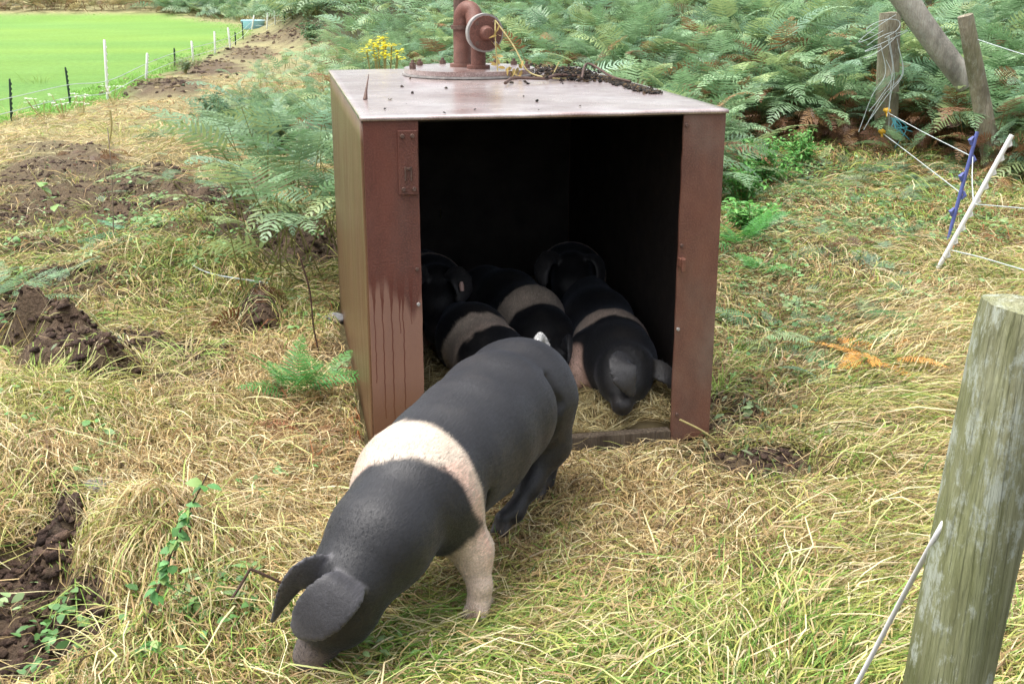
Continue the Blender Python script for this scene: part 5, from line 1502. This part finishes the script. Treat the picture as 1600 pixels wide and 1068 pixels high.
tw = [tube(spline([at_y(1398 + rng.normal(0, 3), 184, DB - .25), at_y(1402 + rng.normal(0, 5), 200, DB - .27), at_y(1404 + rng.normal(0, 8), 214 + rng.normal(0, 8), DB - .27)], 12), .004, 5) for i in range(8)]
v, q = join_vq(tw); tag(fix_obj(mesh_np('twine', v, q, M_TEAL)), 'blue green twine ends hanging beside the yellow insulators', 'twine')

# electric fence round the field
POSTS = [((15, 123), (18, 193), 'g', 'short dark green fence stake nearest the left edge of the picture'), ((102, 105), (110, 165), 'g', 'short dark green fence stake left of the tallest white stake'),
         ((163, 62), (168, 156), 'w', 'tallest white fence stake on the edge of the green field'), ((230, 83), (228, 128), 'w', 'white fence stake second along from the tallest one'),
         ((272, 75), (273, 108), 'g', 'thin dark stake between two white stakes by a grey weed'), ((299, 64), (302, 97), 'w', 'white fence stake just beyond the grey weed'),
         ((335, 49), (336, 86), 'w', 'white fence stake at the end of the turned soil ridge'), ((356, 43), (360, 78), 'w', 'white fence stake left of two thin dark stakes'),
         ((367, 50), (368, 71), 'g', 'thin dark stake just right of a white stake'), ((378, 33), (380, 63), 'g', 'thin dark stake nearer the blue tub'),
         ((397, 24), (393, 47), 'w', 'white stake standing in front of the blue tub'), ((418, 21), (417, 47), 'w', 'pale stake right of the blue tub'), ((429, 16), (430, 40), 'w', 'pale stake second right of the blue tub'),
         ((443, 12), (445, 37), 'g', 'thin dark stake beyond the two pale stakes'), ((456, 8), (457, 31), 'g', 'far thin dark stake at the top of the path'), ((465, -2), (466, 25), 'g', 'farthest tall dark stake cut by the picture edge')]
tops = []
for (tx, ty), (bx, by), kd, lb in POSTS:
    b0 = G(bx, by); b0[2] = float(hgt(b0[0], b0[1])) - .02; t0 = at_y(tx, ty, b0[1]); tops.append((b0, t0, kd))
    d_ = t0 - b0; L_ = np.linalg.norm(d_); d_ /= L_; r_ = (.016 if kd == 'w' else .011) * (1 + .012 * b0[1])
    parts = [tube([b0 - d_ * .1, b0 + d_ * .02, b0 + d_ * .05, t0 - d_ * .02, t0], [.004, .006, r_, r_, r_ * .7], 8)]
    for k in range(7):
        c = b0 + d_ * L_ * (.22 + .11 * k) + np.array([r_ * .9, 0, 0]); parts.append(tube([c - d_ * .018, c + np.array([.006, 0, 0]), c + d_ * .018], [.004, .009, .004], 6))
    v, q = join_vq(parts)
    tag(fix_obj(mesh_np('fence_stake', v, q, M_WHITE if kd == 'w' else M_GREENP, smooth=True)), lb, 'fence stake', 'electric fence stakes along the green field')
for hh_, lb in ((.27, 'upper thin white electric wire along the edge of the green field'), (.11, 'lower thin white electric wire along the edge of the green field')):
    on = [b0 + (t0 - b0) * min(.95, (hh_ + .02) / (t0[2] - b0[2])) + np.array([.02, 0, 0]) for b0, t0, kd in tops]
    tag(world_tube('fence_wire', [on[0] + (on[0] - on[1]) * 1.5] + on, .005, M_WIRE, None, 100, 5), lb, 'wire', 'electric wires along the green field')
# blue tub
c = G(396, 46); bm = bmesh.new(); bm_cyl(bm, c + up * .0, c + up * .30, .26, .33, 28)
for v_ in bm.verts: v_.co.x = c[0] + (v_.co.x - c[0]) * 1.25
tub = bm_obj('feed_tub', bm, M_LBLUE, None, smooth=True, bevel=.02); tag(tub, 'light blue plastic tub standing at the far end of the field fence', 'tub')

# ---- single plants
def fern_plant(base, n, L, label, cols, az0=None, stalk=.06, e=(.35, 1.1), bend=(.5, 1.3), spread=None, group=None, det='near', cat='fern'):
    base = np.array(base, float); base[2] = float(hgt(base[0], base[1]))
    t = empty('fern', tuple(base)); tag(t, label, cat, group)
    for i in range(n):
        az = 2 * math.pi * i / n + rng.normal(0, .25) if az0 is None else az0 + rng.normal(0, spread)
        v, q, c = frond((0, 0, 0), az, stalk * rng.uniform(.6, 1.5), L * rng.uniform(.75, 1.15), rng.uniform(*e), rng.uniform(*bend), rng.normal(0, .25), cols[rng.integers(len(cols))] * rng.uniform(.8, 1.2), det, .004)
        v = v  # local to the plant
        mesh_np('frond', v, q, M_FERN, t, col=c)
    return t
_bl = box_local
def box_local_off(x, y): return x * 0 - 9, y * 0 - 9
box_local = box_local_off       # local fronds are not cut by the tank
FN = [np.array((.07, .24, .05)), np.array((.10, .30, .07)), np.array((.06, .20, .045))]
fern_plant(G(462, 632), 9, .30, 'fresh green fern growing at the left foot of the rusty shelter', FN, stalk=.07, e=(.5, 1.15))
fern_plant(G(512, 600), 5, .22, 'smaller green fern tucked behind the fresh fern against the shelter side', FN, az0=2.6, spread=.9)
fern_plant(G(-8, 500), 7, .36, 'pale green fern cut by the left edge of the picture', FG[:3], az0=.8, spread=.9, stalk=.12)
fern_plant(G(1160, 400), 8, .34, 'bright fern beside the right wall of the shelter', [c * 1.2 for c in FN], stalk=.08)
fern_plant(G(1185, 440), 6, .22, 'low fern in front of the bright fern by the shelter wall', [c * 1.2 for c in FN])
fern_plant(G(205, 395), 5, .26, 'blue green fern lying on the grass mound at the left', [np.array((.12, .30, .17))], e=(.0, .3), bend=(.1, .4))
fern_plant(G(1372, 582) + up * .0, 9, .24, 'bright orange dead fern lying on the grass at the right', [np.array((.75, .36, .08)), np.array((.62, .26, .07))], e=(.15, .5), bend=(.3, .8), stalk=.09, cat='dead fern')
fern_plant(G(1300, 560), 7, .26, 'pale cut fern left of the orange dead fern', [np.array((.30, .42, .20))], e=(.15, .5), bend=(.3, .8), stalk=.08)
fern_plant(G(1440, 530), 7, .26, 'green fern right of the orange dead fern', FN, e=(.2, .7))
fern_plant(G(250, 225), 7, .34, 'green fern standing alone on the pale path edge', FG[:3], stalk=.1)
fern_plant(G(320, 290), 7, .36, 'grey green cut fern by the turned soil', [np.array((.20, .34, .19))], e=(.1, .6), stalk=.05)
fern_plant(G(1410, 250), 6, .40, 'pale fern below the yellow insulators', FG[:3], stalk=.15)
box_local = _bl

def leafy(name, stem_pts, r, leaves, L, W, cols, label, cat='plant', stem_mat=None, t0=.2, t1=1., cluster=3, leafdrop=.3):
    """a stem with leaves along it; leaves is the number of leaf clusters"""
    S_p = spline(stem_pts, 40); base = S_p[0].copy()
    t = empty(name, tuple(base)); tag(t, label, cat)
    v, q = tube(S_p - base, np.linspace(r, r * .4, len(S_p)), 6); fix_obj(mesh_np('stem', v, q, stem_mat or M_TWIG, t, smooth=True))
    P = []; D = []; 
    for i in range(leaves):
        u = t0 + (t1 - t0) * (i + rng.random()) / leaves; p = S_p[min(len(S_p) - 1, int(u * (len(S_p) - 1)))] - base
        for k in range(cluster):
            a = rng.uniform(0, 6.28); P.append(p + rng.normal(0, .006, 3)); D.append((math.cos(a), math.sin(a), rng.uniform(-leafdrop, .4)))
    n = len(P); cc = np.array(cols)[rng.integers(0, len(cols), n)] * rng.uniform(.75, 1.25, (n, 1))
    v, q, c = leaf_quads(np.array(P), np.array(D), np.tile([0, 0, 1.], (n, 1)) + rng.normal(0, .35, (n, 3)), L * rng.uniform(.6, 1.2, n), W * rng.uniform(.7, 1.2, n), cc, .35, .12)
    mesh_np('leaves', v, q, M_LEAF, t, col=c)
    return t
LG = [(.12, .30, .08), (.16, .36, .12), (.09, .24, .07), (.26, .40, .12)]
g0 = G(215, 1005)
def up_from(px, py, dy=0.): return at_y(px, py, g0[1] + dy)
leafy('bramble_plant', [g0, up_from(240, 940, .02), up_from(262, 880, .03), up_from(285, 820, .05), up_from(325, 738, .08)], .0045, 13, .034, .024, LG, 'upright leafy plant with a dark stem at the lower left of the front pig', t0=.35, t1=.97, cluster=4, leafdrop=.8)
g0 = G(300, 985)
leafy('low_leafy_plant', [g0, up_from(296, 960), up_from(305, 935)], .003, 6, .030, .024, LG, 'low plant with rounded green leaves below the dark twigs', cluster=4)
g0 = G(235, 1040)
leafy('low_leafy_plant', [g0, up_from(225, 1020), up_from(240, 1005)], .003, 8, .034, .020, LG, 'clump of green leaves at the foot of the upright leafy plant', cluster=5)
g0 = G(135, 402)
leafy('broad_leaf_weed', [g0, up_from(118, 375), up_from(90, 325), up_from(60, 285), up_from(42, 255)], .006, 6, .075, .06, [(.24, .42, .12), (.30, .46, .16)], 'broad leaved weed with a yellow green stem at the far left', stem_mat=M_STEMY, t0=.35, t1=.8, cluster=2)
g0 = G(85, 350)
g0 = G(400, 830)
leafy('low_leafy_plant', [g0, up_from(390, 815), up_from(405, 800)], .003, 6, .022, .014, LG, 'sprig of small leaves between the leafy plant and the feeding pig', cluster=4)
def twig(pts, r, label, mat=None, cat='twig'):
    tag(world_tube('twig', pts, r, mat or M_TWIG, None, 24, 6), label, cat)
y0 = G(340, 980)[1]
twig([at_y(326, 992, y0), at_y(352, 950, y0), at_y(375, 915, y0 + .02), at_y(391, 888, y0 + .03)], .0042, 'dark twig leaning up left of the front pig')
twig([at_y(391, 888, y0 + .03), at_y(412, 897, y0 + .04), at_y(440, 910, y0 + .06)], .004, 'short dark twig pointing at the front pig\'s ear')
twig([at_y(330, 955, y0), at_y(370, 943, y0 + .05), at_y(410, 922, y0 + .1), at_y(440, 912, y0 + .12)], .003, 'thin brown stem crossing behind the leaning dark twig')
g0 = G(470, 757); twig([at_y(468, 757, g0[1]), at_y(485, 748, g0[1]), at_y(512, 744, g0[1]), at_y(535, 743, g0[1])], .003, 'bent dark twig beside the white shoulder band')
g0 = G(180, 400); twig([at_y(178, 400, g0[1]), at_y(176, 300, g0[1]), at_y(172, 240, g0[1]), at_y(168, 200, g0[1] + .05)], .0032, 'tall thin bare stem standing in the turned soil', plain_mat('grey brown stem', (.26, .20, .15), .7, .3))
g0 = G(498, 560); twig([at_y(500, 560, g0[1]), at_y(490, 510, g0[1]), at_y(484, 455, g0[1]), at_y(470, 405, g0[1])], .004, 'red brown bare stem left of the shelter side')
g0 = G(172, 235); twig([at_y(168, 235, g0[1]), at_y(174, 200, g0[1]), at_y(172, 172, g0[1])], .010, 'pale dead stalk on the path below the tallest white stake', M_STEMY)
g0 = G(1330, 470)
for (a0, b0, a1, b1, lb) in ((1135, 700, 1062, 655, 'dry straw stalk leaning over the foot of the right post'), (1245, 195, 1305, 162, 'thin tan stick leaning in the dead bracken')):
    g0 = G(a0, b0); twig([g0, at_y((a0 + a1) / 2, (b0 + b1) / 2 - 4, g0[1]), at_y(a1, b1, g0[1])], .004, lb, M_STEMY)
v, q = tube(spline([G(255, 403) + up * .05, G(283, 428) + up * .10, G(330, 452) + up * .09, G(420, 456) + up * .05], 20), .0035, 6)
tag(fix_obj(mesh_np('string', v, q, M_WIRE)), 'white string lying over the grass mound on the left', 'string')

# bushy herb beside the shelter
def bush(px, py, h_, wd, n, label, cols, L=.035):
    g = G(px, py); g[2] = float(hgt(g[0], g[1])); t = empty('leafy_bush', tuple(g)); tag(t, label, 'bush')
    st = []
    P = []; D = []
    for i in range(16):
        a = rng.uniform(0, 6.28); r_ = wd * math.sqrt(rng.random()); e = np.array([r_ * math.cos(a), r_ * math.sin(a), h_ * rng.uniform(.55, 1) * (1 - .4 * r_ / wd)])
        s_ = spline([(e[0] * .1, e[1] * .1, 0), e * .5 + np.array([0, 0, .04]), e], 12); st.append(tube(s_, np.linspace(.005, .0015, len(s_)), 4))
        for k in range(n // 16):
            u = rng.uniform(.25, 1); p = s_[int(u * (len(s_) - 1))]; a2 = rng.uniform(0, 6.28); P.append(p + rng.normal(0, .018, 3)); D.append((math.cos(a2), math.sin(a2), rng.uniform(-.3, .7)))
    v, q = join_vq(st); fix_obj(mesh_np('stems', v, q, M_STEMY, t))
    m_ = len(P); cc = np.array(cols)[rng.integers(0, len(cols), m_)] * rng.uniform(.7, 1.3, (m_, 1))
    v, q, c = leaf_quads(np.array(P), np.array(D), np.tile([0, 0, 1.], (m_, 1)) + rng.normal(0, .4, (m_, 3)), L * rng.uniform(.6, 1.3, m_), L * .35 * rng.uniform(.7, 1.2, m_), cc, .3, .1)
    mesh_np('leaves', v, q, M_LEAF, t, col=c)
BG = [(.12, .34, .07), (.18, .42, .10), (.09, .26, .06)]
bush(1200, 292, .55, .30, 1500, 'bright green small leaved bush right of the shelter below the bracken', BG, .05)
bush(1255, 262, .40, .28, 900, 'small leaved weed under the dead bracken right of the shelter bush', BG, .045)
bush(1160, 330, .45, .22, 900, 'dense green weed between the shelter wall and the small leaved bush', BG, .045)
bush(1172, 372, .35, .22, 900, 'low bright green weed beside the right post of the shelter', BG, .045)
bush(340, 205, .62, .32, 1300, 'grey green fine leaved bush at the left end of the bracken', [(.13, .24, .12), (.10, .20, .10)], .05)
bush(290, 118, .40, .18, 300, 'grey weed growing on the field fence line', [(.22, .30, .16)], .06)
bush(485, 70, .9, .5, 700, 'rounded dark green bush near the far end of the turned soil', [(.10, .20, .09)], .09)

# ragwort behind the roof
y0 = BO[1] + BD + .9
def at_b(px, py): return at_y(px, py, y0)
t = empty('ragwort', (at_b(600, 120)[0], y0, 0)); t.location[2] = float(hgt(t.location[0], y0)); tag(t, 'yellow flowering ragwort standing behind the left rear of the roof', 'wildflower')
O_ = np.array(t.location); st = []; P = []
for (x_, y_) in ((583, 68), (598, 62), (612, 72), (622, 80), (590, 88), (605, 84), (575, 78), (620, 92), (592, 74), (604, 70)):
    e = at_b(x_, y_) + np.array([0, rng.normal(0, .05), 0]) - O_; st.append(tube(spline([(0, 0, 0), e * .6 + np.array([-e[0] * .3, 0, 0]), e], 12), .004, 5))
    P = np.array([e + np.append(rng.normal(0, .022, 2), rng.normal(0, .008)) for k in range(30)]); m_ = len(P); ang = rng.uniform(0, 6.28, m_)
    v, q, c = leaf_quads(P, np.stack([np.cos(ang), np.sin(ang), rng.uniform(0, .6, m_)], -1), np.tile([0, 0, 1.], (m_, 1)), .022, .020, np.array([(.80, .72, .02)] * m_) * rng.uniform(.8, 1.1, (m_, 1)), .2)
    mesh_np('flower_head', v, q, M_LEAF, t, col=c)
v, q = join_vq(st); fix_obj(mesh_np('stems', v, q, M_STEMY, t))
# white flowers by the field
for i, (x_, y_, lb) in enumerate(((100, 172, 'small white flowered weed right of the second dark green stake'), (128, 166, 'small white flowered weed just left of the tallest white stake'), (178, 150, 'small white flowered weed right of the foot of the tallest white stake'), (70, 178, 'small white flowered weed left of the second dark green stake'))):
    g = G(x_, y_ + 18); g[2] = float(hgt(g[0], g[1])); t = empty('white_wildflower', tuple(g)); tag(t, lb, 'wildflower', 'white wildflowers along the field fence'); st = []; P = []
    for k in range(6):
        e = np.array([rng.normal(0, .10), rng.normal(0, .08), rng.uniform(.16, .30)]); st.append(tube([(0, 0, 0), e * .6, e], .004, 4)); P = np.array([e + np.append(rng.normal(0, .02, 2), rng.normal(0, .006)) for _ in range(10)])
        m_ = len(P); ang = rng.uniform(0, 6.28, m_)
        v, q, c = leaf_quads(P, np.stack([np.cos(ang), np.sin(ang), .2 + 0 * ang], -1), np.tile([0, 0, 1.], (m_, 1)), .03, .026, np.array([(.8, .8, .76)] * m_), .1)
        mesh_np('flower_head', v, q, M_LEAF, t, col=c)
    v, q = join_vq(st); fix_obj(mesh_np('stems', v, q, M_STEMY, t))
# stones
def stone(px, py, r, label):
    g = G(px, py); bm = bmesh.new(); bmesh.ops.create_icosphere(bm, subdivisions=4, radius=1)
    for v_ in bm.verts:
        k = 1 + .35 * (fbm(np.array([v_.co.x * 1.6 + 4]), np.array([v_.co.y * 1.6 + v_.co.z * 1.3]), int(px), 4)[0] - .45)
        v_.co = Vector((v_.co.x * r[0] * k, v_.co.y * r[1] * k, v_.co.z * r[2] * k))
    o = bm_obj('stone', bm, M_STONE, None, smooth=True); o.location = (g[0], g[1], float(hgt(g[0], g[1])) + .005 + r[2] * .35); tag(o, label, 'stone')
stone(150, 778, (.075, .06, .032), 'flat grey stone half buried in the straw at the left')
stone(522, 502, (.055, .05, .03), 'small grey stone against the left side of the shelter')
# loose soil clods thrown up by the pigs
sp = []; big = []; med = []
for (cx, cy, rx, ry, l, s_) in MUD:
    if s_ < .55: continue
    far_ = cy < 160
    pts = Gv(cx + rng.normal(0, rx * .5, 260), cy + rng.normal(0, ry * .5, 260)); pts[:, 2] = hgt(pts[:, 0], pts[:, 1])
    pts = pts[~inbox(pts[:, 0], pts[:, 1], .05)]
    k = int(len(pts) * s_)
    if far_: big += list(pts[:110])
    else: sp += list(pts[:k]); med += list(pts[k - 24:k]) if cx < 560 else []
tag(crumbs('soil_crumbs', med, M_SOIL, [(.10, .065, .045), (.13, .09, .06), (.08, .05, .038)], (.008, .028)), 'fist sized crumbs of rooted brown soil at the left', 'soil', kind='stuff')
tag(crumbs('turned_soil', big, M_SOIL, [(.13, .09, .06), (.20, .15, .09), (.09, .06, .045), (.30, .24, .13)], (.02, .065)), 'larger brown lumps of turned soil and turf', 'soil', kind='stuff')
put_ = crumbs('loose_soil', sp, M_SOIL, [(.11, .07, .05), (.14, .09, .065), (.08, .05, .038)], (.005, .02)); tag(put_, 'loose brown soil crumbs on the rooted ground', 'soil', kind='stuff')
